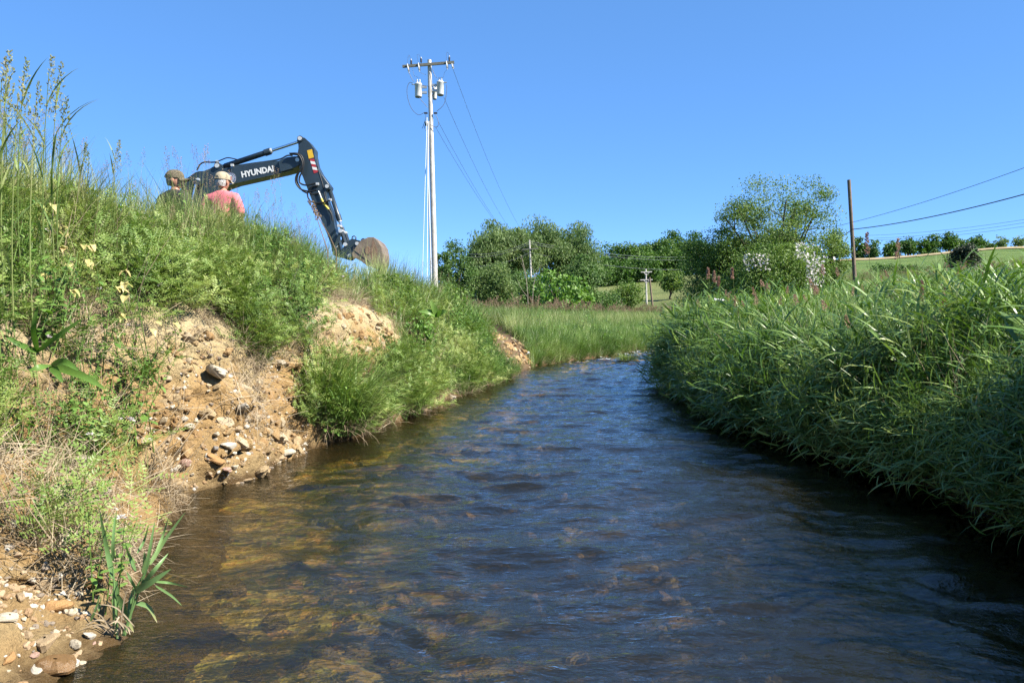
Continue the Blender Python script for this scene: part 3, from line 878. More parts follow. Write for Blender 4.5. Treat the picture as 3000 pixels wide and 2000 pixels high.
# ------------------------------------------------------------------ where soil stays bare on the left bank (traced in the photograph)
BARE = [
    [(598, 955), (520, 985), (450, 1040), (465, 1139), (400, 1200), (370, 1290), (430, 1360), (500, 1440), (735, 1415), (735, 1250), (700, 1157), (662, 1023)],
    [(745, 1075), (800, 1030), (905, 1005), (905, 1330), (735, 1405), (735, 1200)],
    [(985, 905), (1080, 885), (1125, 945), (1160, 990), (1178, 1080), (1095, 1110), (1010, 1080), (950, 1090), (885, 1120), (885, 1030), (925, 985)],
    [(1375, 930), (1470, 955), (1535, 1015), (1560, 1075), (1470, 1110), (1425, 1010)],
    [(-900, 1560), (0, 1590), (120, 1630), (260, 1720), (310, 1850), (200, 2010), (400, 6000), (-3000, 6000)],
    [(1240, 1180), (1330, 1140), (1345, 1165), (1240, 1215)]]
THATCH = [
    [(-600, 1290), (0, 1320), (180, 1390), (350, 1430), (520, 1440), (430, 1560), (330, 1640), (260, 1730), (120, 1640), (0, 1600), (-600, 1560)],
    [(0, 1000), (60, 1010), (120, 1150), (200, 1230), (200, 1330), (0, 1330)],
    [(520, 900), (680, 930), (700, 1050), (640, 990), (560, 960), (520, 980)],
    [(655, 1000), (745, 1060), (748, 1250), (720, 1250), (690, 1130)],
    [(960, 830), (1090, 850), (1090, 900), (980, 910), (900, 1000), (880, 960)],
    [(1180, 960), (1300, 980), (1290, 1080), (1190, 1080)]]

def soil_masks(P):
    px, py = project(P)
    bare = np.zeros(len(P), bool); th = np.zeros(len(P), bool)
    for q in BARE: bare |= in_poly(px, py, q)
    for q in THATCH: th |= in_poly(px, py, q)
    return bare, th & ~bare, px, py

REED_PATCH = [(200, 1480), (560, 1440), (520, 1600), (450, 1900), (250, 1900), (210, 1700)]
def left_density(base, bare_f=0.0, thatch_f=0.15, sparse=None):
    def f(C, n):
        bare, th, px, py = soil_masks(C)
        y = C[:, 1]
        s = XL(y) - C[:, 0]
        D = np.full(len(C), float(base))
        D *= np.where(bare, bare_f, np.where(th, thatch_f, 1))
        D *= np.clip((C[:, 2] - 0.03) / 0.05, 0, 1) * (y > 1.2)
        D *= np.clip(8.0 / np.maximum(y, 1), .10, 1)
        D *= np.clip((5.6 - s) / 2.0, 0.12, 1)
        D *= (y < 45)
        if thatch_f < 1: D *= np.where(in_poly(px, py, REED_PATCH), .3, 1)
        if sparse is not None: D *= sparse(C, px, py, s)
        return D
    return f

def rise(C, k, seed):  # patchiness 0..1
    return np.clip(0.5 + 1.1 * fbm(C[:, 0] * k, C[:, 1] * k, C[:, 2] * k, 2, seed), 0, 1)

def lod(P): return np.clip(P[:, 1] / 9.0, 1, 2.4) ** .55

def downhill(n): return np.arctan2(n[:, 1], n[:, 0])

vr = np.random.default_rng(17)
# crown vetch: the main cover of the near left bank
P, n = sample(BV, BF, left_density(60, 0.012, 0.035, lambda C, px, py, s: np.clip((19 - C[:, 1]) / 6, 0, 1) * np.clip(1.5 * rise(C, .9, 5) - .1, .05, 1) * np.where(s > 1.6, .45, 1)), 1)
P[:, 2] += vr.uniform(-.02, .10, len(P))
scatter('crown_vetch', 'bright green crown vetch sprawling over the left bank', 'ground cover', 'vetch', P, np.clip(lod(P), 1, 1.12) * vr.uniform(.7, 1.3, len(P)), downhill(n), vr.uniform(.0, .7, len(P)), 2)
# fine grass through it, denser toward the crest and upstream
P, n = sample(BV, BF, left_density(52, 0.0, .08, lambda C, px, py, s: (0.2 + .8 * np.clip((s - .6) / .9, 0, 1)) * (.45 + .8 * rise(C, .9, 6)) * np.where(C[:, 1] > 9, 1.5, 1)), 3)
tall = np.clip((XL(P[:, 1]) - P[:, 0] - .3) / 1.4, .4, 1.2) * np.interp(P[:, 1], [0, 5, 7, 9], [1.5, 1.5, 1.3, 1.15]) * np.interp(P[:, 1], [0, 12, 18, 24], [1, 1, .85, .62])
scatter('bank_grass', 'fine green grass along the crest of the left bank', 'grass', 'fine', P, tall * vr.uniform(.8, 1.25, len(P)) * np.clip(lod(P), 1, 1.4), downhill(n), vr.uniform(0, .4, len(P)), 4)
P, n = sample(BV, BF, left_density(34, 0.008, .06, lambda C, px, py, s: rise(C, 1.8, 8)), 5)
scatter('short_bank_grass', 'short grass between the vetch on the left bank', 'grass', 'short', P, lod(P) * vr.uniform(.8, 1.3, len(P)), downhill(n), vr.uniform(0, .6, len(P)), 6)
# leafy weeds, more in the middle distance
P, n = sample(BV, BF, left_density(20, 0.0, .1, lambda C, px, py, s: np.interp(C[:, 1], [3, 8, 10, 15, 20], [.8, .8, 1.7, 1.7, .3]) * rise(C, .8, 9)), 7)
scatter('leafy_weeds', 'leafy green weeds on the left bank', 'weeds', 'broad', P, lod(P) * vr.uniform(.7, 1.2, len(P)), downhill(n), vr.uniform(0, .5, len(P)), 8)
# far left bank: longer soft grass down to the water
P, n = sample(BV, BF, lambda C, n: np.maximum(np.clip((C[:, 1] - 10) / 6, 0, 1), .8 * (C[:, 1] > 8.6) * (C[:, 2] < .4)) * (C[:, 1] < 44) * (C[:, 2] > -.01) * np.where(C[:, 2] < .35, 2.2, 1) * np.where(soil_masks(C)[0], 0, 1) * np.clip((6 - (XL(C[:, 1]) - C[:, 0])) / 2, .2, 1) * np.clip(26 / np.maximum(C[:, 1], 1), .4, 1) * 34, 9)
scatter('streamside_grass', 'long soft grass along the far bend of the left bank', 'grass', 'sedge', P, vr.uniform(.75, 1.25, len(P)) * np.interp(P[:, 1], [10, 18, 24], [.55, .72, .66]), downhill(n), vr.uniform(.05, .5, len(P)), 10)
# thatch, roots
P, n = sample(BV, BF, left_density(20, .12, 2.2, lambda C, px, py, s: np.clip((17 - C[:, 1]) / 5, 0, 1) * (.4 + rise(C, 1.5, 12))), 11)
scatter('dry_thatch', 'tangled pale dry thatch on the left bank', 'thatch', 'dry', P, vr.uniform(.7, 1.4, len(P)) * lod(P), downhill(n), vr.uniform(.2, 1.1, len(P)), 12)
def root_d(C, n):
    bare, th, px, py = soil_masks(C)
    up = C + np.array([-.06, 0, .12]); b2, t2_, _, _ = soil_masks(C + np.array([0, 0, -.14]))
    edge = (~bare) & b2
    return (edge * 26.0 + th * 12.0 * (C[:, 2] > .25)) * (C[:, 1] > 1.5) * (C[:, 1] < 18)
P, n = sample(BV, BF, root_d, 13)
P[:, 0] += .02
scatter('hanging_roots', 'dry roots hanging over the bare clay', 'roots', 'hang', P, vr.uniform(.6, 1.2, len(P)), downhill(n), vr.uniform(0, .5, len(P)), 14)
P, n = sample(BV, BF, left_density(7, 0, .5, lambda C, px, py, s: np.clip((16 - C[:, 1]) / 5, 0, 1) * (.2 + rise(C, 1.3, 14))), 23)
scatter('dead_straw', 'pale dead straw standing through the left bank cover', 'straw', 'straw', P, vr.uniform(.7, 1.2, len(P)), downhill(n), vr.uniform(.1, .8, len(P)), 26)
# seed stalks on the crest
P, n = sample(BV, BF, left_density(11.0, 0, .05, lambda C, px, py, s: np.clip((s - .9) / .8, 0, 1) * np.clip((18 - C[:, 1]) / 4, 0, 1) * (.3 + rise(C, 1.0, 15))), 15)
scatter('brome_seed_stalks', 'thin brown grass seed stalks above the left bank', 'grass', 'seed', P, vr.uniform(.75, 1.2, len(P)), None, vr.uniform(0, .15, len(P)), 16)
P, n = sample(BV, BF, left_density(2.2, 0, .1, lambda C, px, py, s: np.clip((12 - C[:, 1]) / 3, 0, 1)), 17)
P[:, 2] += .16
scatter('vetch_flowers', 'tiny pale pink flowers dotting the vetch', 'flowers', 'flower', P, vr.uniform(.8, 1.3, len(P)), None, .2, 18)

# right bank: reed grass leaning over the water
def right_d(C, n):
    s = C[:, 0] - XR(C[:, 1])
    D = 19 * np.clip((C[:, 2] - .08) / .12, 0, 1) * np.where(C[:, 2] < .5, 2.2, 1) * (C[:, 1] > 1.0) * (C[:, 1] < 48)
    D *= np.where(s < 1.2, 1.5, 1.0) * np.clip(11 / np.maximum(C[:, 1], 1), .25, 1)
    D *= (C[:, 0] < .85 * C[:, 1] + 2.2) * np.where((C[:, 1] < 5) & (s < 2), 1.5, 1) * np.where((s < .5) & (C[:, 1] < 14), 2.0, 1)
    return D
P, n = sample(RV, RF, right_d, 19)
s = P[:, 0] - XR(P[:, 1])
lean = np.clip(1 - s / .9, 0, 1)
az = np.where(s < 1.1, math.pi + vr.normal(0, .5, len(P)), vr.uniform(0, 6.28, len(P)))
near = np.clip((5.6 - P[:, 1]) / .8, 0, 1) * np.clip((P[:, 0] - .70 * P[:, 1] - .45) / .25, 0, 1)
patch = 0.72 + .5 * rise(P, .9, 33)
size = vr.uniform(.82, 1.12, len(P)) * np.where(P[:, 2] < .52, .8, 1) * (1 + .25 * near) * patch * np.interp(P[:, 1], [0, 10, 20, 40], [1, 1, 1.1, 1.25])
scatter('reed_grass', 'broad-bladed green reed grass crowding the right bank', 'grass', 'reed', P, size, az, np.where(P[:, 2] < .52, vr.uniform(.8, 1.5, len(P)), lean * vr.uniform(.35, 1.1, len(P)) + vr.uniform(0, .2, len(P))), 20)
P, n = sample(RV, RF, lambda C, n: right_d(C, n) * .55 * np.clip((C[:, 0] - XR(C[:, 1]) - .3) / .8, 0, 1) * rise(C, .6, 35), 31)
scatter('soft_grass', 'finer pale grass growing through the reed grass on the right bank', 'grass', 'fine', P, vr.uniform(1.3, 1.9, len(P)), None, vr.uniform(0, .3, len(P)), 32)
P, n = sample(RV, RF, lambda C, n: right_d(C, n) * .16 * (C[:, 1] < 20), 33)
scatter('dead_reed_straw', 'bent dead straw among the reed grass of the right bank', 'straw', 'straw', P, vr.uniform(.9, 1.5, len(P)), None, vr.uniform(.1, .9, len(P)), 34)
P, n = sample(RV, RF, lambda C, n: right_d(C, n) * .10 * rise(C, .8, 36) * (C[:, 1] < 25), 35)
scatter('right_bank_weeds', 'leafy weeds among the reed grass of the right bank', 'weeds', 'broad', P, vr.uniform(1.1, 1.8, len(P)), None, vr.uniform(0, .3, len(P)), 36)
P, n = sample(RV, RF, lambda C, n: right_d(C, n) * .075 * np.clip((C[:, 0] - XR(C[:, 1]) - .1) / .3, 0, 1), 21)
s = P[:, 0] - XR(P[:, 1])
scatter('reed_seed_heads', 'pinkish brown seed heads above the reed grass on the right bank', 'grass', 'reedseed', P, vr.uniform(.9, 1.15, len(P)), np.where(s < 1, math.pi, vr.uniform(0, 6.28, len(P))), vr.uniform(.05, .4, len(P)), 22)
# meadow grass beyond the banks
mr = np.random.default_rng(44)
pts = []
for y0, y1, d in ((12, 30, 5.0), (30, 60, 2.6), (60, 110, 0.9), (110, 170, .22)):
    xa, xb = -0.25 * y1 - 4, 0.72 * y1 + 2
    k = int((xb - xa) * (y1 - y0) * d)
    q = np.c_[mr.uniform(xa, xb, k), mr.uniform(y0, y1, k)]
    q = q[(q[:, 0] > -.22 * q[:, 1] - 3) & (q[:, 0] < .70 * q[:, 1] + 2)]
    pts.append(q)
q = np.vstack(pts)
sl_, sr_ = XL(q[:, 1]) - q[:, 0], q[:, 0] - XR(q[:, 1])
q = q[((sl_ > 4.5) | (sr_ > 5.5)) | (q[:, 1] > 58)]
P = np.c_[q, ground_z(q[:, 0], q[:, 1]) - .03]
field = (1500 + FPX * P[:, 0] / P[:, 1] > 2400) & (P[:, 1] > 104)
pasture = (P[:, 1] > 128)
P = P[~(field | pasture)]
msize = vr.uniform(.75, 1.2, len(P)) * np.interp(P[:, 1], [10, 30, 60, 120], [.9, 1.0, 1.15, 1.3])
scatter('meadow_grass', 'pale green meadow grass beyond the stream', 'grass', 'meadow', P, msize, None, .1, 24)
P2 = P[mr.uniform(0, 1, len(P)) < .22]
scatter('meadow_seed_grass', 'tan seeding grass across the meadow', 'grass', 'meadowseed', P2, vr.uniform(.9, 1.2, len(P2)), None, .1, 25)

# ------------------------------------------------------------------ excavator (boom plane seen square on, 18 m away)
XD = 18.0
def xz(px, py, Y=XD):
    a = at(px, py, Y); return (a[0], a[2])
M_STEEL = mat_plain('dark_blue_grey_paint', (0.028, 0.045, 0.06), rough=0.38, spec=0.5, var=0.12, nscale=3)
M_BLACK = mat_plain('black_rubber', (0.012, 0.012, 0.013), rough=0.5, spec=0.4)
M_CHROME = mat_plain('chrome_rod', (0.75, 0.76, 0.78), rough=0.18, metal=1.0, var=0.04)
M_PIN = mat_plain('bare_pin', (0.72, 0.72, 0.70), rough=0.4, metal=0.3, var=0.1)
M_WHITE = mat_plain('white_decal', (0.82, 0.82, 0.80), rough=0.5, var=0.05)
M_NAVY = mat_plain('navy_decal', (0.03, 0.06, 0.22), rough=0.5)
M_RED = mat_plain('red_decal', (0.45, 0.03, 0.04), rough=0.5)
M_YEL = mat_plain('yellow_decal', (0.80, 0.48, 0.03), rough=0.5, var=0.1, nscale=20)
M_YELP = mat_plain('yellow_sleeve', (0.75, 0.58, 0.06), rough=0.5)
M_BUCKET = mat_plain('worn_bucket_steel', (0.25, 0.19, 0.135), rough=0.55, metal=0.25, var=0.35, nscale=4, bump=0.4, bscale=30)
M_RUST = mat_plain('rust_stain', (0.22, 0.135, 0.085), rough=0.75, var=0.4, nscale=6, bump=0.5, bscale=40)
M_GLASSD = mat_plain('cab_glass', (0.03, 0.04, 0.045), rough=0.08, spec=0.7)

exc_ground = land_z(-8.2, XD)
exc = tag(empty('excavator', (0, 0, 0)), 'dark blue-grey tracked excavator reaching its boom over the left bank', 'excavator')

def part(mb_, name, mats, parent, smooth=False):
    o = mb_.build(name, mats, parent, smooth)
    if smooth:
        pass
    return o

# boom
boom_top = [(549, 532), (560, 526), (574, 518), (590, 511), (612, 504), (622, 500), (642, 489), (652, 488), (660, 499), (700, 493), (765, 482), (825, 476), (848, 466), (868, 464), (884, 466), (893, 474)]
boom_bot = [(892, 482), (880, 492), (862, 504), (848, 508), (760, 528), (700, 541), (668, 552), (640, 572), (622, 596), (590, 680), (545, 778), (520, 792), (500, 780)]
boom_poly = [xz(*p) for p in boom_top + boom_bot + [(520, 660), (537, 590)]]
m = MB(); m.prism(boom_poly, XD - .21, XD + .21, 0, 0.012)
boom = part(m, 'boom', M_STEEL, exc)
for sgn in (-1, 1):
    y = XD + sgn * .245
    m = MB(); m.prism([xz(*p) for p in [(826, 479), (850, 468), (872, 465), (888, 466), (894, 476), (889, 488), (872, 499), (832, 510)]], y - .035, y + .035, 0, .006); part(m, 'boom_fork', M_STEEL, boom)
m = MB()
Yf = XD - .214
for a, b_ in (((825, 478), (830, 507)), ((687, 500), (693, 540))):
    p, q = xz(*a), xz(*b_); m = MB(); m.cyl((p[0], Yf, p[1]), (q[0], Yf, q[1]), .008, 6); part(m, 'weld_seam', M_STEEL, boom)
# stick
stick_poly = [(879, 412), (886, 405.6), (898, 408.6), (911.6, 421), (926, 441), (926, 454.5), (933, 488), (945, 511), (971, 546.5), (971, 556), (960.5, 562), (962.5, 586), (978, 625), (988, 678), (995, 704), (1004, 737), (1003, 750), (991, 754), (980, 748), (975, 720), (962, 685), (945, 645), (921, 595), (902, 546), (882, 495), (877, 456), (880, 439), (879, 419)]
m = MB(); m.prism([xz(*p) for p in stick_poly], XD - .17, XD + .17, 0, 0.01)
stick = part(m, 'stick', M_STEEL, exc)
m = MB()
rib = [(933, 470), (938, 500), (950, 540), (958, 580), (972, 625)]
m.tube([(xz(*p)[0], XD - .172, xz(*p)[1]) for p in rib], .008, 5)
part(m, 'edge_seam', M_BLACK, stick)

def pin(px, py, r=.045, y0=None, parent=exc, depth=.62):
    x, z = xz(px, py); y0 = XD - .30 if y0 is None else y0
    m = MB(); m.cyl((x, y0, z), (x, y0 + depth, z), r * .9, 14, 0); 
    m.cyl((x, y0 - .02, z), (x, y0 + .004, z), r, 14, 0)
    return m.build('pin', M_PIN, parent)
def boss(px, py, r, y0, parent):
    x, z = xz(px, py); m = MB(); m.cyl((x, y0, z), (x, 2 * XD - y0, z), r, 18); return m.build('pin_boss', M_STEEL, parent)
boss(882, 476, .085, XD - .292, boom); pin(882, 476, .045, XD - .30)
boss(886, 412, .065, XD - .21, stick); pin(886, 412, .045, XD - .22, exc, .44)
boss(594, 534, .12, XD - .26, boom); pin(594, 534, .05, XD - .27, exc, .54)
boss(647, 491, .075, XD - .22, boom); pin(647, 491, .05, XD - .235, exc, .47)
boss(964, 550, .06, XD - .19, stick); pin(964, 550, .042, XD - .20, exc, .4)
pin(990, 723, .04, XD - .19, exc, .38)

def cylinder(name, a, b_, mid, rb, rr, y=XD):
    A = np.array([xz(*a)[0], y, xz(*a)[1]]); B = np.array([xz(*b_)[0], y, xz(*b_)[1]]); C = A + (B - A) * mid
    D = (B - A) / np.linalg.norm(B - A)
    m = MB(); m.tube([A, A + D * .1, A + D * .1001, C], [rb * .8, rb * .8, rb, rb], 14)
    o = m.build(name, M_STEEL, exc, True)
    m = MB(); m.tube([C - D * .12, C + D * .02], rb * 1.25, 14); m.build('cylinder_gland', M_STEEL, o)
    m = MB(); m.tube([C + D * .02, C + D * .05], rb * .95, 14); m.build('gland_ring', M_PIN, o)
    m = MB(); m.tube([C, B], rr, 12); m.build('rod', M_CHROME, o, True)
    m = MB(); m.tube([B - D * .11, B], rr * 1.5, 12); m.build('rod_eye', M_STEEL, o)
    return o
cylinder('arm_cylinder', (647, 491), (886, 412), .60, .062, .034)
cylinder('bucket_cylinder', (964, 550), (1006, 680), .72, .05, .032)
for yy in (XD - .31, XD + .31):
    cylinder('boom_cylinder', (520, 850), (594, 534), .40, .06, .038, yy)
# linkage
m = MB()
for s_ in (-1, 1):
    P, Q, O = xz(1006, 680), xz(1019, 719), xz(990, 723)
    m = MB(); m.tube([(P[0], XD + s_ * .2, P[1]), (Q[0], XD + s_ * .2, Q[1])], .045, 8); part(m, 'bucket_link', M_STEEL, exc)
    m = MB(); m.tube([(P[0], XD + s_ * .235, P[1]), (O[0], XD + s_ * .235, O[1])], .038, 8); part(m, 'guide_link', M_STEEL, exc)
pin(1006, 680, .045, XD - .29, exc, .58); pin(1019, 719, .042, XD - .29, exc, .58); pin(1000, 665, .035, XD - .27, exc, .3)
# quick coupler
z3 = lambda X, Y: (860 + X / 7.84, 640 + Y / 7.84)
m = MB(); cp = [z3(*p) for p in [(1160, 740), (1250, 570), (1390, 480), (1640, 550), (1560, 680), (1400, 890), (1300, 960), (1180, 930), (1110, 900), (1120, 820)]]
for s_ in (-1, 1):
    y = XD + s_ * .2; m.prism([xz(*p) for p in cp], y - .03, y + .03, 0, .006)
m.prism([xz(*z3(*p)) for p in [(1230, 620), (1500, 580), (1420, 780), (1250, 860)]], XD - .18, XD + .18)
cpl = part(m, 'quick_coupler', M_STEEL, exc)
for (X, Y) in ((1430, 470), (1640, 530)):
    q = z3(X, Y); c = xz(*q)
    a = np.linspace(0, 6.283, 13)
    m = MB(); m.tube(np.c_[c[0] + .045 * np.cos(a), np.full(13, XD - .2), c[1] + .045 * np.sin(a)], .014, 6, cap=False); m.build('lifting_eye', M_STEEL, cpl)
for (X, Y) in ((1510, 600), (1345, 875)):
    pin(*z3(X, Y), .042, XD - .26, cpl, .5)
# bucket
bo = [(1600, 600), (1640, 555), (1800, 482), (1920, 480), (2020, 560), (2090, 680), (2122, 850), (2112, 1050), (2075, 1140)]
bi = [(1960, 1150), (1800, 1130), (1640, 1010), (1460, 920), (1430, 840), (1520, 700)]
side = [xz(*z3(*p)) for p in bo + bi]
bucket = empty('bucket'); bucket.parent = exc
W = .46
for s_ in (-1, 1):
    m = MB(); y = XD + s_ * W; m.prism(side, y - .018, y + .018, 0, .004); m.build('side_plate', M_BUCKET, bucket)
prof_ = [np.array(xz(*z3(*p))) for p in bo]
m = MB()
cen = np.array(xz(*z3(1750, 850)))
inner = [p + (cen - p) / np.linalg.norm(cen - p) * .03 for p in prof_]
outer = [p - (cen - p) / np.linalg.norm(cen - p) * .006 for p in prof_]
for i in range(len(prof_) - 1):
    q = [outer[i], outer[i + 1], inner[i + 1], inner[i]]
    m.prism(q, XD - W - .012, XD + W + .012)
m.build('wrap_plate', M_BUCKET, bucket)
q = [xz(*z3(*p)) for p in [(1600, 600), (1520, 700), (1430, 840), (1455, 850), (1540, 715), (1630, 615)]]
m = MB(); m.prism(q, XD - W + .02, XD + W - .02); m.build('top_plate', M_BUCKET, bucket)
for k in range(5):
    y = XD - W + .06 + k * (2 * W - .12) / 4
    m = MB(); m.prism([xz(*z3(*p)) for p in [(2085, 1120), (2060, 1130), (1985, 1250), (1970, 1290), (2010, 1280), (2075, 1180)]], y - .04, y + .04, 0, .004); m.build('tooth', M_BUCKET, bucket)
a = np.linspace(0, 6.283, 9)[:-1] + .39
oc = [z3(1790 + 62 * math.cos(v), 770 + 95 * math.sin(v)) for v in a]
m = MB(); m.prism([xz(*p) for p in oc], XD - W - .032, XD - W - .017, 0, .003); m.build('cast_emblem', M_RUST, bucket)
m = MB(); m.prism([xz(*z3(*p)) for p in [(1480, 760), (1510, 745), (1900, 1050), (1885, 1065)]], XD - W - .03, XD - W - .017); m.build('wear_strip', M_BUCKET, bucket)
m = MB(); m.prism([xz(*z3(*p)) for p in [(1905, 500), (1950, 600), (2010, 760), (2005, 900), (1960, 1090), (1870, 1060), (1850, 900), (1870, 700)]], XD - W - .0205, XD - W - .0175); m.build('rust_stain', M_RUST, bucket)
# lettering and decals
def text_mesh(txt, size, bold=.0):
    cu = bpy.data.curves.new('t', 'FONT'); cu.body = txt; cu.size = size; cu.offset = bold; cu.extrude = .002; cu.align_x = 'LEFT'
    cu.resolution_u = 3
    o = bpy.data.objects.new('t', cu); COL.objects.link(o)
    dg = bpy.context.evaluated_depsgraph_get()
    me = bpy.data.meshes.new_from_object(o.evaluated_get(dg)); bpy.data.objects.remove(o); bpy.data.curves.remove(cu)
    return me
a0, a1 = at(709, 520, XD - .216), at(803, 501.5, XD - .216)
me = text_mesh('HYUNDAI', .17, .0065)
co = np.empty(len(me.vertices) * 3); me.vertices.foreach_get('co', co); co = co.reshape(-1, 3)
sc = np.linalg.norm(a1 - a0) / (co[:, 0].max() - co[:, 0].min()); co[:, 0] = (co[:, 0] - co[:, 0].min()) * sc
co[:, 1] *= .140 / (co[:, 1].max() - co[:, 1].min())
me.vertices.foreach_set('co', co.ravel()); me.materials.clear(); me.materials.append(M_WHITE)
o = link('lettering', me, boom); o.location = a0; o.rotation_euler = (R(90), -math.atan2(a1[2] - a0[2], a1[0] - a0[0]), 0)
o['label'] = 'white HYUNDAI lettering on the boom'
c = at(674, 523, XD - .214); emb = MB()
emb.cyl(c, c - np.array([0, .004, 0]), .132, 32); emb = emb.build('round_emblem', M_WHITE, boom)
a = np.linspace(0, 6.283, 41)
def ring(r0, r1, y, mat, nm):
    V = np.vstack([np.c_[c[0] + r0 * np.cos(a), np.full(41, y), c[2] + r0 * np.sin(a)], np.c_[c[0] + r1 * np.cos(a), np.full(41, y), c[2] + r1 * np.sin(a)]])
    m = MB(); m.add(V, np.array([[i, i + 1, i + 42, i + 41] for i in range(40)])); return m.build(nm, mat, emb)
ring(.118, .128, c[1] - .006, M_NAVY, 'emblem_ring'); ring(.082, .087, c[1] - .006, M_NAVY, 'emblem_ring')
for k in range(15):
    v = R(150) - k * R(17); m = MB()
    rot = np.array([[math.cos(v - 1.57), 0, -math.sin(v - 1.57)], [0, 1, 0], [math.sin(v - 1.57), 0, math.cos(v - 1.57)]])
    m.box((c[0] + .103 * math.cos(v), c[1] - .006, c[2] + .103 * math.sin(v)), (.016, .003, .022), 0, rot); m.build('emblem_mark', M_NAVY, emb)
m = MB()
for dx in (-.026, .026): m.box((c[0] + dx, c[1] - .006, c[2]), (.02, .003, .09))
m.box((c[0], c[1] - .0062, c[2]), (.06, .003, .018)); m.build('emblem_letter', M_RED, emb)
z7 = lambda X, Y: (540 + X / 5.113, 390 + Y / 5.113)
ys = XD - .172
m = MB(); m.prism([xz(*z7(*p)) for p in [(1868, 285), (1940, 265), (1970, 388), (1895, 408)]], ys - .004, ys); m.build('warning_label', M_YEL, stick)
L0, L1, R0, R1 = [np.array(z7(*p)) for p in ((1907, 412), (1970, 625), (1968, 394), (2030, 606))]
for k in range(5):
    f0, f1 = k / 5, (k + 1) / 5
    sk = .07
    q = [L0 + (L1 - L0) * max(0, f0 - sk), R0 + (R1 - R0) * min(1, f0 + sk), R0 + (R1 - R0) * min(1, f1 + sk), L0 + (L1 - L0) * max(0, f1 - sk)]
    if k == 4: q[3] = L1
    m = MB(); m.prism([xz(*p) for p in q], ys - .004, ys); m.build('warning_stripe', M_RED if k % 2 == 0 else M_WHITE, stick)
# hoses and pipes
def hose(pts, r=.017, y=XD - .24, mat=M_BLACK, name='hose', parent=exc):
    P = np.array([(xz(*p)[0], y + (p[2] if len(p) > 2 else 0), xz(*p[:2])[1]) if False else (xz(p[0], p[1])[0], y + (p[2] if len(p) > 2 else 0), xz(p[0], p[1])[1]) for p in pts])
    k = np.linspace(0, len(P) - 1, (len(P) - 1) * 6 + 1); i = np.minimum(k.astype(int), len(P) - 2); f = (k - i)[:, None]
    def g(j): return P[np.clip(j, 0, len(P) - 1)]
    p0, p1, p2, p3 = g(i - 1), g(i), g(i + 1), g(i + 2)
    C = .5 * ((2 * p1) + (-p0 + p2) * f + (2 * p0 - 5 * p1 + 4 * p2 - p3) * f ** 2 + (-p0 + 3 * p1 - 3 * p2 + p3) * f ** 3)
    m = MB(); m.tube(C, r, 7); return m.build(name, mat, parent, True)
hose([z7(*p) for p in [(250, 590), (300, 500), (370, 465), (450, 468), (540, 465)]])
hose([z7(*p) for p in [(540, 465), (620, 430), (700, 402), (780, 412), (850, 430)]], .013)
hose([z7(*p) for p in [(40, 720), (130, 660), (220, 605), (330, 590), (470, 570)]], .02, XD - .1)
hose([z7(*p) for p in [(60, 730), (150, 672), (250, 615)]], .014, XD - .18)
hose([z7(*p) for p in [(760, 510), (1000, 472), (1420, 410), (1560, 350), (1640, 350)]], .018, XD - .1, M_STEEL, 'hydraulic_pipe')
hose([z7(*p) for p in [(760, 522), (1000, 486), (1420, 424), (1570, 362), (1650, 360)]], .016, XD - .16, M_STEEL, 'hydraulic_pipe')
hose([z7(*p) for p in [(1640, 350), (1750, 350), (1820, 400), (1845, 500), (1820, 620), (1785, 700), (1790, 780), (1880, 815), (2020, 790)]], .019, XD - .33)
hose([z7(*p) for p in [(1640, 352), (1740, 358), (1800, 410), (1830, 510), (1800, 600), (1740, 680), (1735, 780), (1800, 870), (1900, 905), (2000, 900), (2040, 890)]], .019, XD - .35)
hose([z7(*p) for p in [(1640, 356), (1760, 372), (1815, 450), (1800, 570), (1755, 660), (1745, 760), (1810, 880), (1890, 930)]], .017, XD - .30)
hose([z7(*p) for p in [(2040, 820), (1960, 830), (1905, 880), (1890, 960), (1930, 1040), (2020, 1070), (2130, 1060), (2220, 1030)]], .017, XD - .25)
hose([z7(*p) for p in [(1890, 900), (1960, 940), (2050, 930)]], .015, XD - .25)
hose([z7(*p) for p in [(2040, 890), (2060, 930), (2085, 1000)]], .014, XD - .2, M_PIN, 'hydraulic_pipe')
hose([z7(*p) for p in [(2085, 1000), (2120, 1070), (2195, 1160)]], .024, XD - .21, M_YELP, 'yellow_hose_sleeve')
hose([z7(*p) for p in [(2195, 1160), (2235, 1230), (2250, 1330)]], .018, XD - .21)
hose([(545, 548), (535, 565), (528, 590), (526, 620)], .02, XD - .30)
hose([(552, 545), (545, 570), (540, 600), (538, 640)], .02, XD - .27)
hose([(540, 540), (528, 560), (520, 590), (516, 630)], .02, XD - .24)
for (X, Y) in ((2030, 785), (550, 455), (770, 508), (2220, 1020)):
    p = z7(X, Y); q = xz(*p); m = MB(); m.box((q[0], XD - .22, q[1]), (.06, .06, .05)); m.build('hose_fitting', M_PIN, exc)
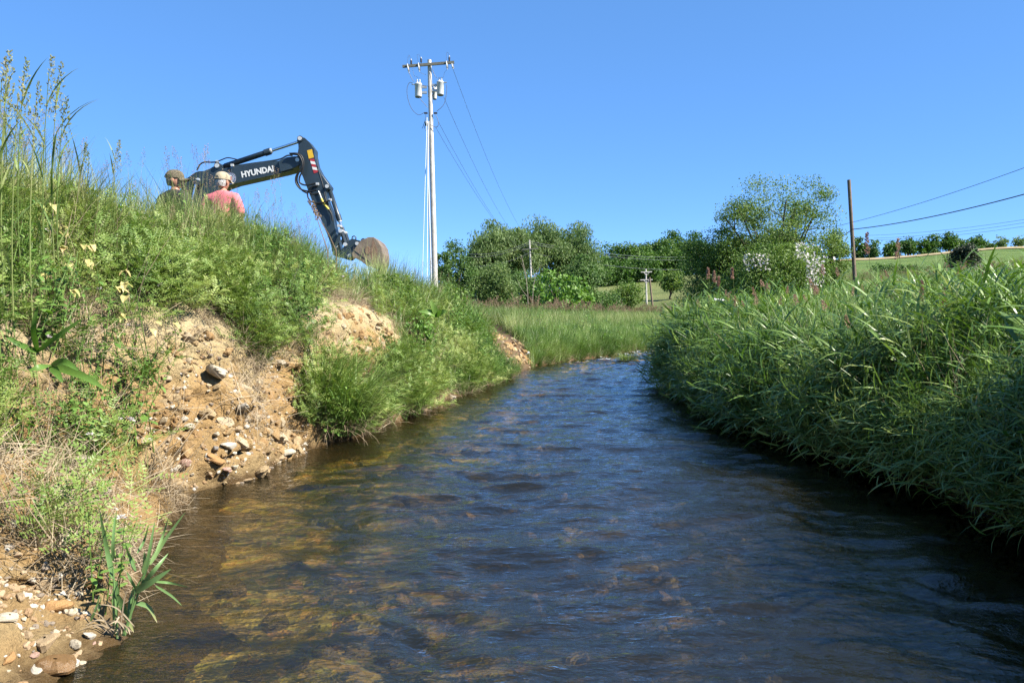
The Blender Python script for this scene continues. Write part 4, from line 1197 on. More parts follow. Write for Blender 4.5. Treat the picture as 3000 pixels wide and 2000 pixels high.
# house, cab, tracks (behind the bank)
fx, fz = xz(510, 786)
gz0 = exc_ground
hb = empty('upper_house'); hb.parent = exc
m = MB(); m.prism([(fx - 3.1, gz0 + .95), (fx + .1, gz0 + .95), (fx + .1, gz0 + 1.35), (fx - .5, gz0 + 1.65), (fx - 3.0, gz0 + 1.75), (fx - 3.15, gz0 + 1.4)], XD - 1.15, XD + 1.15, 0, .03); m.build('engine_housing', M_STEEL, hb)
m = MB(); m.prism([(fx - 3.45, gz0 + .95), (fx - 2.9, gz0 + .95), (fx - 2.9, gz0 + 1.7), (fx - 3.3, gz0 + 1.7), (fx - 3.5, gz0 + 1.4)], XD - 1.18, XD + 1.18, 0, .05); m.build('counterweight', M_STEEL, hb)
cab = empty('cab'); cab.parent = exc
m = MB(); m.prism([(fx - 1.3, gz0 + 1.0), (fx + .35, gz0 + 1.0), (fx + .45, gz0 + 1.5), (fx + .1, gz0 + 2.2), (fx - 1.25, gz0 + 2.25)], XD + .3, XD + 1.15, 0, .05); m.build('cab_shell', M_STEEL, cab)
m = MB(); m.prism([(fx - 1.0, gz0 + 1.45), (fx + .3, gz0 + 1.45), (fx + .05, gz0 + 2.1), (fx - 1.0, gz0 + 2.12)], XD + .27, XD + .305); m.build('cab_window', M_GLASSD, cab)
for s_ in (-1, 1):
    y = XD + s_ * .95
    prof2 = [(fx - 3.0, gz0 + .45), (fx - 2.7, gz0 + .8), (fx + .3, gz0 + .8), (fx + .6, gz0 + .45), (fx + .35, gz0 + .03), (fx - 2.75, gz0 + .03)]
    tr_ = empty('track'); tr_.parent = exc
    m = MB(); m.prism(prof2, y - .25, y + .25, 0, .04); m.build('track_belt', M_BLACK, tr_)
    for k in range(7):
        m = MB(); m.cyl((fx - 2.6 + k * .46, y - .27, gz0 + .25), (fx - 2.6 + k * .46, y + .27, gz0 + .25), .12, 12); m.build('roller', M_STEEL, tr_)
m = MB(); m.prism([(fx - 2.2, gz0 + .4), (fx - .2, gz0 + .4), (fx - .2, gz0 + .96), (fx - 2.2, gz0 + .96)], XD - .7, XD + .7); m.build('undercarriage', M_STEEL, exc)

# ------------------------------------------------------------------ people
def grow_skin(joints, edges, radii, root=0, sub=2):
    me = bpy.data.meshes.new('sk'); me.from_pydata([tuple(j) for j in joints], edges, [])
    o = bpy.data.objects.new('sk', me); COL.objects.link(o)
    md = o.modifiers.new('s', 'SKIN'); md.use_smooth_shade = True
    md.branch_smoothing = 0.6
    for i, r in enumerate(radii):
        v = me.skin_vertices[0].data[i]; v.radius = r if isinstance(r, tuple) else (r, r); v.use_root = (i == root)
    o.modifiers.new('d', 'SUBSURF').levels = sub
    dg = bpy.context.evaluated_depsgraph_get()
    m2 = bpy.data.meshes.new_from_object(o.evaluated_get(dg)); bpy.data.objects.remove(o)
    n = len(m2.vertices); co = np.empty(n * 3); m2.vertices.foreach_get('co', co)
    F = [list(p.vertices) for p in m2.polygons]
    bpy.data.meshes.remove(m2)
    return co.reshape(-1, 3), F

def add_poly(mb_, V, F, mat=0):
    F4 = np.array([f for f in F if len(f) == 4]); F3 = np.array([f for f in F if len(f) == 3])
    n0 = mb_.n; mb_.V.append(V); mb_.T.append(np.full(len(V), .5)); mb_.n += len(V)
    for f in (F4, F3):
        if len(f): mb_.F.append(f + n0); mb_.M.append(np.full(len(f), mat))

def head_mesh(cz):
    """head facing +Y, centre at height cz"""
    nu, nv = 40, 28
    th = np.linspace(0, 2 * math.pi, nu, endpoint=False); ph = np.linspace(0.02, math.pi - .02, nv)
    T, Pp = np.meshgrid(th, ph)
    x = .076 * np.sin(Pp) * np.cos(T); y = .098 * np.sin(Pp) * np.sin(T); z = .118 * np.cos(Pp)
    low = np.clip(-z / .118, 0, 1)
    x *= 1 - .30 * low ** 1.5; y = y * (1 - .18 * low) + .022 * low
    f = np.clip(y / .098, 0, 1)
    y += .030 * np.exp(-(x / .013) ** 2 - ((z + .018) / .022) ** 2) * (f > .3)          # nose
    y += .008 * np.exp(-((z - .022) / .012) ** 2) * np.exp(-(x / .05) ** 2) * f        # brow
    for s_ in (-1, 1): y -= .010 * np.exp(-((x - s_ * .030) / .014) ** 2 - ((z - .004) / .011) ** 2) * f   # eye sockets
    y += .006 * np.exp(-(x / .022) ** 2 - ((z + .052) / .007) ** 2) * f - .005 * np.exp(-(x / .026) ** 2 - ((z + .058) / .003) ** 2) * f
    y += .010 * np.exp(-(x / .025) ** 2 - ((z + .092) / .016) ** 2) * f                # chin
    V = np.c_[x.ravel(), y.ravel(), z.ravel() + cz]
    F = [[i * nu + k, i * nu + (k + 1) % nu, (i + 1) * nu + (k + 1) % nu, (i + 1) * nu + k] for i in range(nv - 1) for k in range(nu)]
    return V, np.array(F)[:, ::-1]

def ellipsoid(mb_, c, r, mat=0, rot=None, n=12):
    th = np.linspace(0, 2 * math.pi, n * 2, endpoint=False); ph = np.linspace(0.05, math.pi - .05, n)
    T, Pp = np.meshgrid(th, ph)
    V = np.c_[(np.sin(Pp) * np.cos(T)).ravel() * r[0], (np.sin(Pp) * np.sin(T)).ravel() * r[1], np.cos(Pp).ravel() * r[2]]
    if rot is not None: V = V @ np.asarray(rot).T
    m_ = n * 2
    F = np.array([[i * m_ + k, i * m_ + (k + 1) % m_, (i + 1) * m_ + (k + 1) % m_, (i + 1) * m_ + k] for i in range(n - 1) for k in range(m_)])[:, ::-1]
    mb_.add(V + np.array(c), F, mat)

M_SKIN = mat_plain('sunburnt_skin', (0.50, 0.25, 0.17), rough=0.5, spec=0.3, var=0.08)
M_EYE = mat_plain('eye', (0.05, 0.04, 0.03), rough=0.2)
def person(loc, rz, scale, label, shirt, trousers, hairc, capm, head_turn=0.0, akimbo=1.0):
    root = tag(empty('person', loc, rz), label, 'person'); root.scale = (scale,) * 3
    sk = []
    J = [(0, 0, .96), (0, -.01, 1.12), (0, -.015, 1.30), (0, -.02, 1.42), (0, -.005, 1.50), (0, .01, 1.57)]
    E = [(0, 1), (1, 2), (2, 3), (3, 4), (4, 5)]
    Rr = [(.155, .11), (.15, .11), (.165, .115), (.11, .085), (.056, .058), (.055, .06)]
    hands = []
    for s_ in (-1, 1):
        i = len(J)
        J += [(s_ * .17, -.02, 1.40), (s_ * (.265 + .025 * akimbo), -.05, 1.14), (s_ * (.24 + .0 * akimbo), .10, .98), (s_ * .225, .155, .955)]
        E += [(3, i), (i, i + 1), (i + 1, i + 2), (i + 2, i + 3)]; Rr += [.068, .046, .032, (.038, .022)]
        w = np.array(J[i + 3])
        for k, (dx, ln) in enumerate(((-.028, .062), (-.010, .075), (.010, .072), (.028, .055))):
            j = len(J); b_ = w + np.array([dx, .045, 0])
            J += [tuple(b_), tuple(b_ + np.array([0, ln * .55, -.012])), tuple(b_ + np.array([0, ln * .85, -.04]))]
            E += [(i + 3, j), (j, j + 1), (j + 1, j + 2)]; Rr += [.0095, .0088, .0075]
        j = len(J); J += [tuple(w + np.array([-s_ * .036, .02, .0])), tuple(w + np.array([-s_ * .055, .05, -.012]))]
        E += [(i + 3, j), (j, j + 1)]; Rr += [.011, .009]
    for s_ in (-1, 1):
        i = len(J)
        J += [(s_ * .095, 0, .88), (s_ * .11, .015, .50), (s_ * .115, -.02, .10), (s_ * .125, .09, .045), (s_ * .13, .15, .04)]
        E += [(0, i), (i, i + 1), (i + 1, i + 2), (i + 2, i + 3), (i + 3, i + 4)]; Rr += [.088, .058, .042, (.042, .035), (.035, .025)]
    V, F = grow_skin(J, E, Rr, 0, 2)
    m = MB(); add_poly(m, V, F, 0)
    # head, turned about the neck
    hv, hf = head_mesh(1.665)
    ca, sa = math.cos(head_turn), math.sin(head_turn)
    RT = np.array([[ca, -sa, 0], [sa, ca, 0], [0, 0, 1]])
    tn = lambda A: np.asarray(A, float) @ RT.T - np.array([0, 0, .03])
    m.add(tn(hv), hf, 0)
    for s_ in (-1, 1):
        hm = MB(); ellipsoid(hm, (s_ * .080, -.008, 1.660), (.010, .019, .033), 0, None, 8); ellipsoid(hm, (s_ * .084, -.012, 1.662), (.008, .022, .028), 0, None, 8)
        m.add(tn(np.vstack(hm.V)), np.vstack(hm.F), 0)
        hm = MB(); ellipsoid(hm, (s_ * .030, .083, 1.668), (.010, .008, .006), 1, None, 6); m.add(tn(np.vstack(hm.V)), np.vstack(hm.F), 1)
    m.build('body', [M_SKIN, M_EYE], root, True)
    # shirt
    J = [(0, 0, .86), (0, -.0, 1.0), (0, -.01, 1.14), (0, -.02, 1.30), (0, -.022, 1.43), (0, -.01, 1.525)]
    E = [(0, 1), (1, 2), (2, 3), (3, 4), (4, 5)]; Rr = [(.20, .145), (.21, .165), (.205, .16), (.22, .155), (.18, .12), (.082, .08)]
    for s_ in (-1, 1):
        i = len(J); J += [(s_ * .195, -.02, 1.43), (s_ * (.245 + .02 * akimbo), -.04, 1.26), (s_ * (.265 + .025 * akimbo), -.05, 1.16)]
        E += [(4, i), (i, i + 1), (i + 1, i + 2)]; Rr += [.085, .072, .068]
    V, F = grow_skin(J, E, Rr, 0, 2)
    V = V + .004 * fbm(V[:, 0:1] * 14, V[:, 1:2] * 14, V[:, 2:3] * 7, 3, 3) * np.array([1, 1, .3])
    m = MB(); add_poly(m, V, F); m.build('shirt', shirt, root, True)
    # trousers and shoes
    J = [(0, 0, .98), (0, 0, .90)]; E = [(0, 1)]; Rr = [(.172, .125), (.165, .13)]
    for s_ in (-1, 1):
        i = len(J); J += [(s_ * .098, 0, .80), (s_ * .11, .015, .50), (s_ * .115, -.02, .11)]; E += [(1, i), (i, i + 1), (i + 1, i + 2)]; Rr += [.108, .080, .075]
    V, F = grow_skin(J, E, Rr, 0, 2); m = MB(); add_poly(m, V, F); m.build('trousers', trousers, root, True)
    for s_ in (-1, 1):
        V, F = grow_skin([(s_ * .115, -.035, .055), (s_ * .12, .06, .05), (s_ * .13, .17, .04)], [(0, 1), (1, 2)], [(.052, .05), (.052, .045), (.045, .035)], 0, 2)
        m = MB(); add_poly(m, V, F); m.build('shoe', M_BLACK, root, True)
    # hair below the cap: shell over the back and sides
    nu, nv = 48, 16
    th = np.linspace(math.radians(200), math.radians(340), nu); zz = np.linspace(1.60, 1.735, nv)
    T, Zz = np.meshgrid(th, zz)
    k = np.sqrt(np.clip(1 - ((Zz - 1.668) / .122) ** 2, .05, 1))
    bulge = .006 + .004 * vnoise(T * 9, Zz * 90, 0, 2)
    Xh = (.078 * k + bulge) * np.cos(T); Yh = (.100 * k + bulge) * np.sin(T)
    V = np.c_[Xh.ravel(), Yh.ravel(), Zz.ravel()]
    Vi = np.c_[(Xh * .93).ravel(), (Yh * .93).ravel(), Zz.ravel()]
    F = np.array([[i * nu + j, i * nu + j + 1, (i + 1) * nu + j + 1, (i + 1) * nu + j] for i in range(nv - 1) for j in range(nu - 1)])
    m = MB(); m.add(tn(V), F); m.add(tn(Vi), F[:, ::-1])
    e = np.array([[j, j + 1, nu * nv + j + 1, nu * nv + j] for j in range(nu - 1)])
    m.add(tn(np.vstack([V, Vi])), e); m.build('hair', hairc, root, True)
    # cap: crown, seam button, brim
    nu, nv = 40, 14
    th = np.linspace(0, 2 * math.pi, nu, endpoint=False); ph = np.linspace(.02, math.pi / 2 + .12, nv)
    T, Pp = np.meshgrid(th, ph)
    wr = 1 + .02 * np.cos(6 * T)
    Xc = .095 * np.sin(Pp) * np.cos(T) * wr; Yc = .116 * np.sin(Pp) * np.sin(T) * wr; Zc = 1.708 + .098 * np.cos(Pp) ** .8 if False else 1.708 + .098 * np.sign(np.cos(Pp)) * np.abs(np.cos(Pp)) ** .85
    V = np.c_[Xc.ravel(), Yc.ravel(), Zc.ravel()]
    F = np.array([[i * nu + k, (i + 1) * nu + k, (i + 1) * nu + (k + 1) % nu, i * nu + (k + 1) % nu] for i in range(nv - 1) for k in range(nu)])
    m = MB(); m.add(tn(V), F); cap = m.build('cap', capm, root, True)
    u = np.linspace(-1, 1, 15); v = np.linspace(0, 1, 6)
    Uu, Vv = np.meshgrid(u, v)
    ang = math.pi / 2 + Uu * 1.0
    Xb = (.095 + .01 * Vv) * np.cos(ang); Yb = .114 * np.sin(ang) + Vv * .078 * np.sqrt(np.clip(1 - (Uu * .92) ** 2, 0, 1)); Zb = 1.700 - .018 * Vv - .025 * Uu ** 2 * (.4 + Vv * .6)
    V = np.c_[Xb.ravel(), Yb.ravel(), Zb.ravel()]
    F = np.array([[i * 15 + k, i * 15 + k + 1, (i + 1) * 15 + k + 1, (i + 1) * 15 + k] for i in range(5) for k in range(14)])
    m = MB(); m.add(tn(V), F); m.add(tn(V - np.array([0, 0, .004])), F[:, ::-1]); m.build('cap_brim', capm, cap, True)
    m = MB(); ellipsoid(m, (0, 0, 1.806), (.009, .009, .005), 0, None, 6); m.build('cap_button', capm, cap)
    # rear opening with strap
    aa = np.linspace(0, math.pi, 12)
    m = MB(); m.tube(tn(np.c_[.034 * np.cos(aa), -.117 + .004 * np.sin(aa), 1.703 + .034 * np.sin(aa)]), .004, 5)
    m.tube(tn(np.c_[np.linspace(-.036, .036, 6), np.full(6, -.118), np.full(6, 1.702)]), .006, 5); m.build('cap_strap', capm, cap)
    return root
def camo(name, a_, b_, c_):
    m, t, out = nt(name); p = nd(t, 'ShaderNodeBsdfPrincipled'); p.inputs['Roughness'].default_value = .9
    tc = nd(t, 'ShaderNodeTexCoord'); f = noise(t, 38, 2, .5, tc.outputs['Object'])
    t.links.new(ramp(t, f, [(.38, a_), (.42, b_), (.56, b_), (.60, c_)]), p.inputs['Base Color']); t.links.new(p.outputs[0], out.inputs[0]); return m
M_CORAL = mat_plain('coral_cotton', (0.80, 0.225, 0.255), rough=.9, spec=.1, var=.08, nscale=6, bump=.3, bscale=18)
M_CHARCOAL = mat_plain('charcoal_cotton', (0.045, 0.047, 0.052), rough=.9, spec=.1, var=.2)
M_JEANS = mat_plain('blue_denim', (0.06, 0.09, 0.17), rough=.9, spec=.1)
M_WHAIR = mat_plain('white_hair', (0.46, 0.44, 0.42), rough=.7, var=.15, nscale=60)
M_GHAIR = mat_plain('grey_hair', (0.26, 0.21, 0.17), rough=.7, var=.2, nscale=60)
M_KHAKI = mat_plain('khaki_cap_cloth', (0.42, 0.36, 0.25), rough=.9, spec=.1, var=.1, nscale=12)
M_CAMO = camo('camouflage_cap_cloth', (0.045, 0.04, 0.025), (0.115, 0.095, 0.06), (0.075, 0.065, 0.04))
p = at(652, 503, 10.4)
person((p[0], p[1], p[2] - 1.775 * .97), R(-12), .97, 'person in coral red shirt and khaki cap seen from behind', M_CORAL, M_JEANS, M_WHAIR, M_KHAKI, R(-6))
p = at(512, 497, 9.9)
person((p[0], p[1], p[2] - 1.775 * .97), R(-30), .97, 'person in charcoal shirt and camouflage cap looking right', M_CHARCOAL, M_JEANS, M_GHAIR, M_CAMO, R(-52), .3)

# ------------------------------------------------------------------ trees
def leafmat(name, dark, mid, lite, tr=.28): return mat_leaf(name, [(0.1, dark), (0.5, mid), (0.9, lite)], transl=tr, rough=.5, spec=.3, wscale=.35, wamt=.25, ramt=.1)
M_TWILLOW = leafmat('willow_leaf', (.06, .115, .032), (.13, .20, .06), (.24, .30, .11), .38)
M_TOAK = leafmat('broadleaf_tree_leaf', (.03, .08, .014), (.075, .15, .028), (.15, .25, .05), .33)
M_TLIGHT = leafmat('light_green_leaf', (.07, .16, .025), (.12, .23, .04), (.20, .32, .07))
M_TOPEN = leafmat('open_tree_leaf', (.055, .115, .022), (.125, .20, .042), (.22, .30, .075), .36)
M_TCEDAR = leafmat('cedar_foliage', (.022, .035, .016), (.04, .055, .025), (.07, .08, .04), .1)
M_TSHRUB = leafmat('dark_shrub_leaf', (.045, .10, .022), (.09, .165, .042), (.16, .24, .07), .35)
M_BARK = mat_plain('grey_brown_bark', (0.13, 0.10, 0.075), rough=.9, spec=.1, var=.35, nscale=6, bump=.6, bscale=20)
M_PALEBARK = mat_plain('bleached_dead_wood', (0.33, 0.28, 0.22), rough=.9, spec=.1, var=.2, nscale=8)

def tree(name, label, px, d, top, width, kind='round', mat=None, group=None, base_py=None, dens=1.0, leaf=None, seed=0, zbase=None, cat='tree', low=.12):
    r = np.random.default_rng(seed + int(px * 7 + d))
    x = at(px, 900, d)[0]
    zb = float(ground_z(x, d)) - .05 if zbase is None else zbase
    H = at(px, top, d)[2] - zb
    W = width / FPX * d
    root = tag(empty(name, (x, d, zb)), label, cat, group)
    ls = (leaf or 5.2) / FPX * d
    cz = H * (.5 + low * .5) if kind != 'open' else H * .6
    rz = (H - H * low) / 2 if kind != 'open' else H * .42
    # limbs
    tm = MB(); tips = []
    nst = {'open': 9, 'shrub': 6}.get(kind, 1)
    if nst == 1:
        th = H * (.35 if kind != 'cedar' else .8)
        P = np.c_[np.cumsum(r.normal(0, .02 * H, 6)), np.cumsum(r.normal(0, .02 * H, 6)), np.linspace(0, th, 6)]; P[0, :2] = 0
        tm.tube(P, np.linspace(.035 * H, .02 * H, 6), 7)
        tops = [(P[k], .018 * H) for k in (2, 3, 4, 5)]
    else:
        tops = [(np.array([r.normal(0, .03 * W), r.normal(0, .03 * W), 0]), .014 * H) for _ in range(nst)]
    nl = {'open': 9, 'shrub': 6, 'cedar': 6}.get(kind, 9)
    for k in range(nl):
        b0, r0 = tops[k % len(tops)]
        a = k * 2.4 + r.uniform(-.4, .4); e = r.uniform(.35, 1.0)
        rad = r.uniform(.55, .92)
        tip = np.array([math.cos(a) * math.cos(e) * W / 2 * rad, math.sin(a) * math.cos(e) * W / 2 * rad, cz + rz * rad * (math.sin(e) * 1.5 - .55)])
        mid = (b0 + tip) / 2 + np.array([-math.cos(a), -math.sin(a), .3]) * .08 * W * r.uniform(.3, 1) + r.normal(0, .02 * W, 3)
        tq = np.linspace(0, 1, 7)[:, None]
        C = b0 * (1 - tq) ** 2 + mid * 2 * tq * (1 - tq) + tip * tq ** 2
        tm.tube(C, np.linspace(r0, r0 * .3, 7), 5); tips.append(tip)
        for j in range(4 if kind != 'open' else 7):
            f = r.uniform(.35, .95); i = int(f * 6); s0 = C[i]
            dd = r.normal(0, 1, 3); dd[2] = abs(dd[2]) * .8; dd /= np.linalg.norm(dd)
            t_ = s0 + dd * W * r.uniform(.10, .22)
            tm.tube([s0, (s0 + t_) / 2 + r.normal(0, .01 * W, 3), t_], [r0 * .35, r0 * .22, r0 * .1], 4, cap=False); tips.append(t_)
    tm.build('trunk', M_PALEBARK if kind == 'dead' else M_BARK, root, True)
    # crown
    nc = {'round': 34, 'willow': 46, 'open': 26, 'shrub': 26, 'cedar': 30}[kind]
    cs = list(tips)
    for k in range(nc):
        v = r.normal(0, 1, 3); v /= np.linalg.norm(v)
        if v[2] < -.6 and kind != 'shrub': v[2] *= -.5
        f = r.uniform(.55, .97)
        taper = 1.0 if kind != 'cedar' else 1 - .45 * max(0, v[2])
        cs.append(np.array([v[0] * W / 2 * f * taper, v[1] * W / 2 * f * taper, cz + v[2] * rz * f]))
    cs = np.array(cs)
    n_total = int(dens * 10.5 * (width * (H / d * FPX)) / (ls / d * FPX) ** 2)
    n_total = min(n_total, 40000)
    cr = {'round': .13, 'willow': .12, 'open': .075, 'shrub': .14, 'cedar': .13}[kind] * W
    ci = r.integers(0, len(cs), n_total)
    csz = r.uniform(.6, 1.25, len(cs)); ctint = r.uniform(0, 1, len(cs))
    off = r.normal(0, 1, (n_total, 3)); off /= np.linalg.norm(off, axis=1)[:, None] + 1e-9
    off *= (r.uniform(0, 1, n_total) ** .6)[:, None]
    off *= np.array([1.25, 1.25, .85])
    P = cs[ci] + off * (cr * 1.5 * csz[ci])[:, None]
    P[:, 2] = np.clip(P[:, 2], .02 * H, H * 1.0 - r.uniform(0, .06 * H, n_total) * (P[:, 2] > H))
    tint = np.clip(ctint[ci] * .5 + r.uniform(0, .5, n_total), 0, 1)
    m_ = MB()
    if kind == 'willow':
        D = np.c_[r.normal(0, .45, n_total), r.normal(0, .45, n_total), np.full(n_total, -1.0)]
        m_.leaves(P, D, off + r.normal(0, .6, (n_total, 3)), ls * r.uniform(1.2, 2.2, n_total), ls * r.uniform(.4, .7, n_total), 0, tint)
    else:
        D = r.normal(0, 1, (n_total, 3)); D[:, 2] -= .3
        N = off + r.normal(0, .7, (n_total, 3)) + np.array([0, 0, .4])
        m_.leaves(P, D, N, ls * r.uniform(.8, 1.5, n_total), ls * r.uniform(.55, 1.0, n_total), 0, tint)
    crown = m_.build('crown', mat or M_TOAK, root)
    return root, P, crown

ordn = ['first', 'second', 'third', 'fourth', 'fifth', 'sixth', 'seventh', 'eighth', 'ninth', 'tenth', 'eleventh', 'twelfth']
tree('willow_tree', 'tall rounded willow standing right behind the thin white utility pole', 1490, 92, 612, 200, 'willow', M_TWILLOW, 'willows behind the stream', dens=1.2)
tree('willow_tree', 'broad domed willow on the right, sloping down toward the pasture', 1638, 95, 628, 225, 'willow', M_TWILLOW, 'willows behind the stream', dens=1.25)
tree('willow_tree', 'lower willow crown on the left shoulder of the willow pair', 1425, 88, 660, 125, 'willow', M_TWILLOW, 'willows behind the stream', dens=1.2)
tree('dark_shrub', 'dark spiky shrub just right of the transformer pole', 1338, 62, 700, 100, 'shrub', M_TSHRUB, 'shrubs at the willows', cat='shrub')
tree('dark_shrub', 'small dark shrub touching the transformer pole foot', 1298, 58, 722, 60, 'shrub', M_TSHRUB, 'shrubs at the willows', cat='shrub')
tree('dark_shrub', 'grey-green thicket under the willows left of the thin pole', 1450, 64, 770, 150, 'shrub', M_TWILLOW, 'shrubs at the willows', cat='shrub', dens=1.2)
tree('dark_shrub', 'shrub filling the gap behind the thin white pole', 1548, 76, 785, 125, 'shrub', M_TSHRUB, 'shrubs at the willows', cat='shrub', dens=1.3, low=0.0)
tree('dark_shrub', 'dense shrub below the right-hand willow', 1700, 84, 745, 130, 'shrub', M_TSHRUB, 'shrubs at the willows', cat='shrub', dens=1.2)
for k, px in enumerate((1395, 1515, 1590, 1760)):
    tree('hedge_bush', '%s bush from the left in the undergrowth below the willows' % ordn[k], px, 100, 815 + (k == 3) * 40, 130, 'shrub', M_TSHRUB, 'undergrowth below the willows', cat='bush', low=0.0)
tree('bright_shrub', 'bright yellow-green leafy shrub right of the thin white pole', 1640, 52, 778, 150, 'shrub', M_TLIGHT, cat='shrub', leaf=11, low=.02)
tree('bright_shrub', 'low bright shrub trailing right of the larger bright shrub', 1705, 54, 818, 70, 'shrub', M_TLIGHT, cat='shrub', leaf=10, low=.02)
tree('field_bush', 'rounded green bush left of the double crossarm pole', 1835, 118, 826, 100, 'shrub', M_TOPEN, cat='bush', low=.03)
tree('field_bush', 'small dark bush between the bright shrub and rounded bush', 1762, 110, 865, 60, 'shrub', M_TSHRUB, cat='bush', low=.02)
tree('field_tree', 'slim two-tiered tree right of the leaning wooden pole', 1965, 140, 783, 72, 'round', M_TOPEN, low=.05)
# wood above the pasture
for k, (px, top, w_) in enumerate([(1755, 742, 70), (1805, 712, 75), (1850, 712, 70), (1895, 708, 75), (1935, 692, 80), (1980, 690, 75), (2025, 690, 75), (2062, 720, 70), (1780, 760, 60), (1880, 735, 70), (1960, 728, 80)]):
    tree('wood_tree', '%s tree from the left in the %s row of the dark wood above the pasture' % (ordn[k if k < 8 else k - 8], 'back' if k < 8 else 'front'), px, 222 if k < 8 else 208, top - 14, w_ * 1.3, 'shrub', M_TOAK, 'wood above the pasture', dens=1.3, low=.02, zbase=float(ground_z(at(px, 900, 222)[0], 205)) - 1.5)
for k, (px, top, w_) in enumerate([(1770, 770, 80), (1830, 765, 80), (1900, 752, 80)]):
    tree('wood_edge_bush', '%s low tree from the left along the lower edge of the dark wood' % ordn[k], px, 192, top, w_, 'shrub', M_TOAK, 'lower edge of the wood', dens=1.3, low=0.0, zbase=float(ground_z(at(px, 900, 192)[0], 186)) - .5)
# open tree and thicket behind the right bank
tree('spreading_tree', 'open spreading tree with visible branches behind the rose bush', 2275, 48, 512, 420, 'open', M_TOPEN, dens=.38, leaf=4.6)
tree('thicket_tree', 'leafy dark green tree on the left flank of the spreading tree', 2098, 50, 645, 215, 'shrub', M_TOPEN, 'thicket round the spreading tree', dens=1.1, low=.02)
tree('thicket_tree', 'leafy tree low behind the spreading tree and rose bush', 2240, 52, 660, 230, 'shrub', M_TOPEN, 'thicket round the spreading tree', dens=.9, low=.02)
tree('thicket_tree', 'leafy low tree between rose bush and bare wooden pole', 2420, 51, 668, 130, 'shrub', M_TOPEN, 'thicket round the spreading tree', dens=1.0, low=.02)
rb, RP, rc = tree('rose_bush', 'dense green rose bush with clusters of white blossom', 2275, 36, 716, 285, 'shrub', M_TOPEN, cat='bush', dens=1.3, low=.0)
r_ = np.random.default_rng(9)
RW = RP + np.array(rb.location)
qx, qy = project(RW)
sel = np.where((((qx > 2360) & (qx < 2412)) | ((qx > 2175) & (qx < 2250) & (qy > 748) & (qy < 795)) | ((qx > 2330) & (qy < 765))) & (RW[:, 1] < 36.4))[0]
sel = r_.choice(sel, min(950, len(sel)), replace=False) if len(sel) else sel
m = MB(); k = len(sel)
m.leaves(RP[sel] + np.array([0, -.08, .05]), r_.normal(0, 1, (k, 3)), r_.normal(0, 1, (k, 3)) + np.array([0, -1, .5]), r_.uniform(.07, .14, k), r_.uniform(.07, .13, k), 0, r_.uniform(0, 1, k))
bl = m.build('blossom', M_WHITEFL, rb); bl['kind'] = 'stuff'
for k, (px, d, top, w_, lb) in enumerate([(1150, 13.5, 800, 150, 'leafy bush on the left bank just right of the excavator bucket'), (1300, 17.0, 828, 130, 'leafy bush on the left bank in front of the transformer pole foot'), (1215, 12.0, 905, 110, 'low leafy bush halfway down the left bank beyond the pale slip')]):
    x_ = at(px, 900, d)[0]
    tree('bank_bush', lb, px, d, top, w_, 'shrub', M_TLIGHT if k == 2 else M_TOPEN, 'leafy bushes on the left bank', cat='bush', dens=.55, leaf=11, low=0.0, zbase=land_z(x_, d) - .05)
# hilltop row
for k, (px, top, w_, mt_) in enumerate([(2515, 695, 40, M_TOAK), (2550, 698, 45, M_TSHRUB), (2610, 703, 60, M_TOAK), (2655, 691, 52, M_TOAK), (2700, 694, 46, M_TOAK), (2725, 681, 50, M_TOAK), (2775, 677, 56, M_TOAK), (2812, 700, 34, M_TSHRUB), (2858, 688, 56, M_TOAK), (2895, 708, 34, M_TSHRUB), (2928, 690, 40, M_TWILLOW), (2985, 688, 44, M_TWILLOW)]):
    tree('hilltop_tree', '%s tree from the left in the row along the hilltop field' % ordn[k], px, 212, top, w_, 'round' if k in (3, 6, 10, 11) else 'shrub', mt_, 'hilltop tree row', dens=1.25 if k < 10 else .6, low=.02, zbase=float(ground_z(at(px, 900, 212)[0], 205)) - 1.0)
tree('cedar_bush', 'dark dense cedar bush standing in front of the hilltop field', 2818, 74, 712, 92, 'cedar', M_TCEDAR, cat='bush', dens=1.6, leaf=4.5, low=.0)
tree('field_bush', 'low dark bush below the cedar bush in the meadow', 2800, 60, 790, 90, 'shrub', M_TSHRUB, cat='bush', low=.0)
for k, px in enumerate((2590, 2650, 2720)):
    tree('hedge_bush', '%s low bush from the left in the field edge hedge' % ordn[k], px, 104, 772 + k * 6, 70, 'shrub', M_TSHRUB, 'low hedge at the field edge', cat='bush', low=0.0)
# brush pile and dead saplings
def sticks(name, label, px0, px1, py0, py1, d, n, cat, mat=M_PALEBARK, rad=.012, seed=1):
    r = np.random.default_rng(seed); x = at((px0 + px1) / 2, 900, d)[0]; zb = float(ground_z(x, d))
    root = tag(empty(name, (x, d, zb)), label, cat)
    m = MB()
    for k in range(n):
        px = r.uniform(px0, px1); a = at(px, 900, d)[0] - x; h = at(px, r.uniform(py0, py1), d)[2] - zb
        b0 = np.array([a + r.normal(0, .5), r.normal(0, .7), 0.0]); e = np.array([a + r.normal(0, .5), r.normal(0, .6), h])
        mid = (b0 + e) / 2 + r.normal(0, .15, 3)
        m.tube([b0, mid, e, e + r.normal(0, .15, 3)], [rad, rad * .8, rad * .5, rad * .3], 4, cap=False)
    o = m.build('branch_tangle', mat, root); o['kind'] = 'stuff'
    return root
sticks('brush_pile', 'heap of dry bare branches right of the cedar bush', 2830, 3060, 765, 830, 58, 150, 'brush pile', rad=.022)
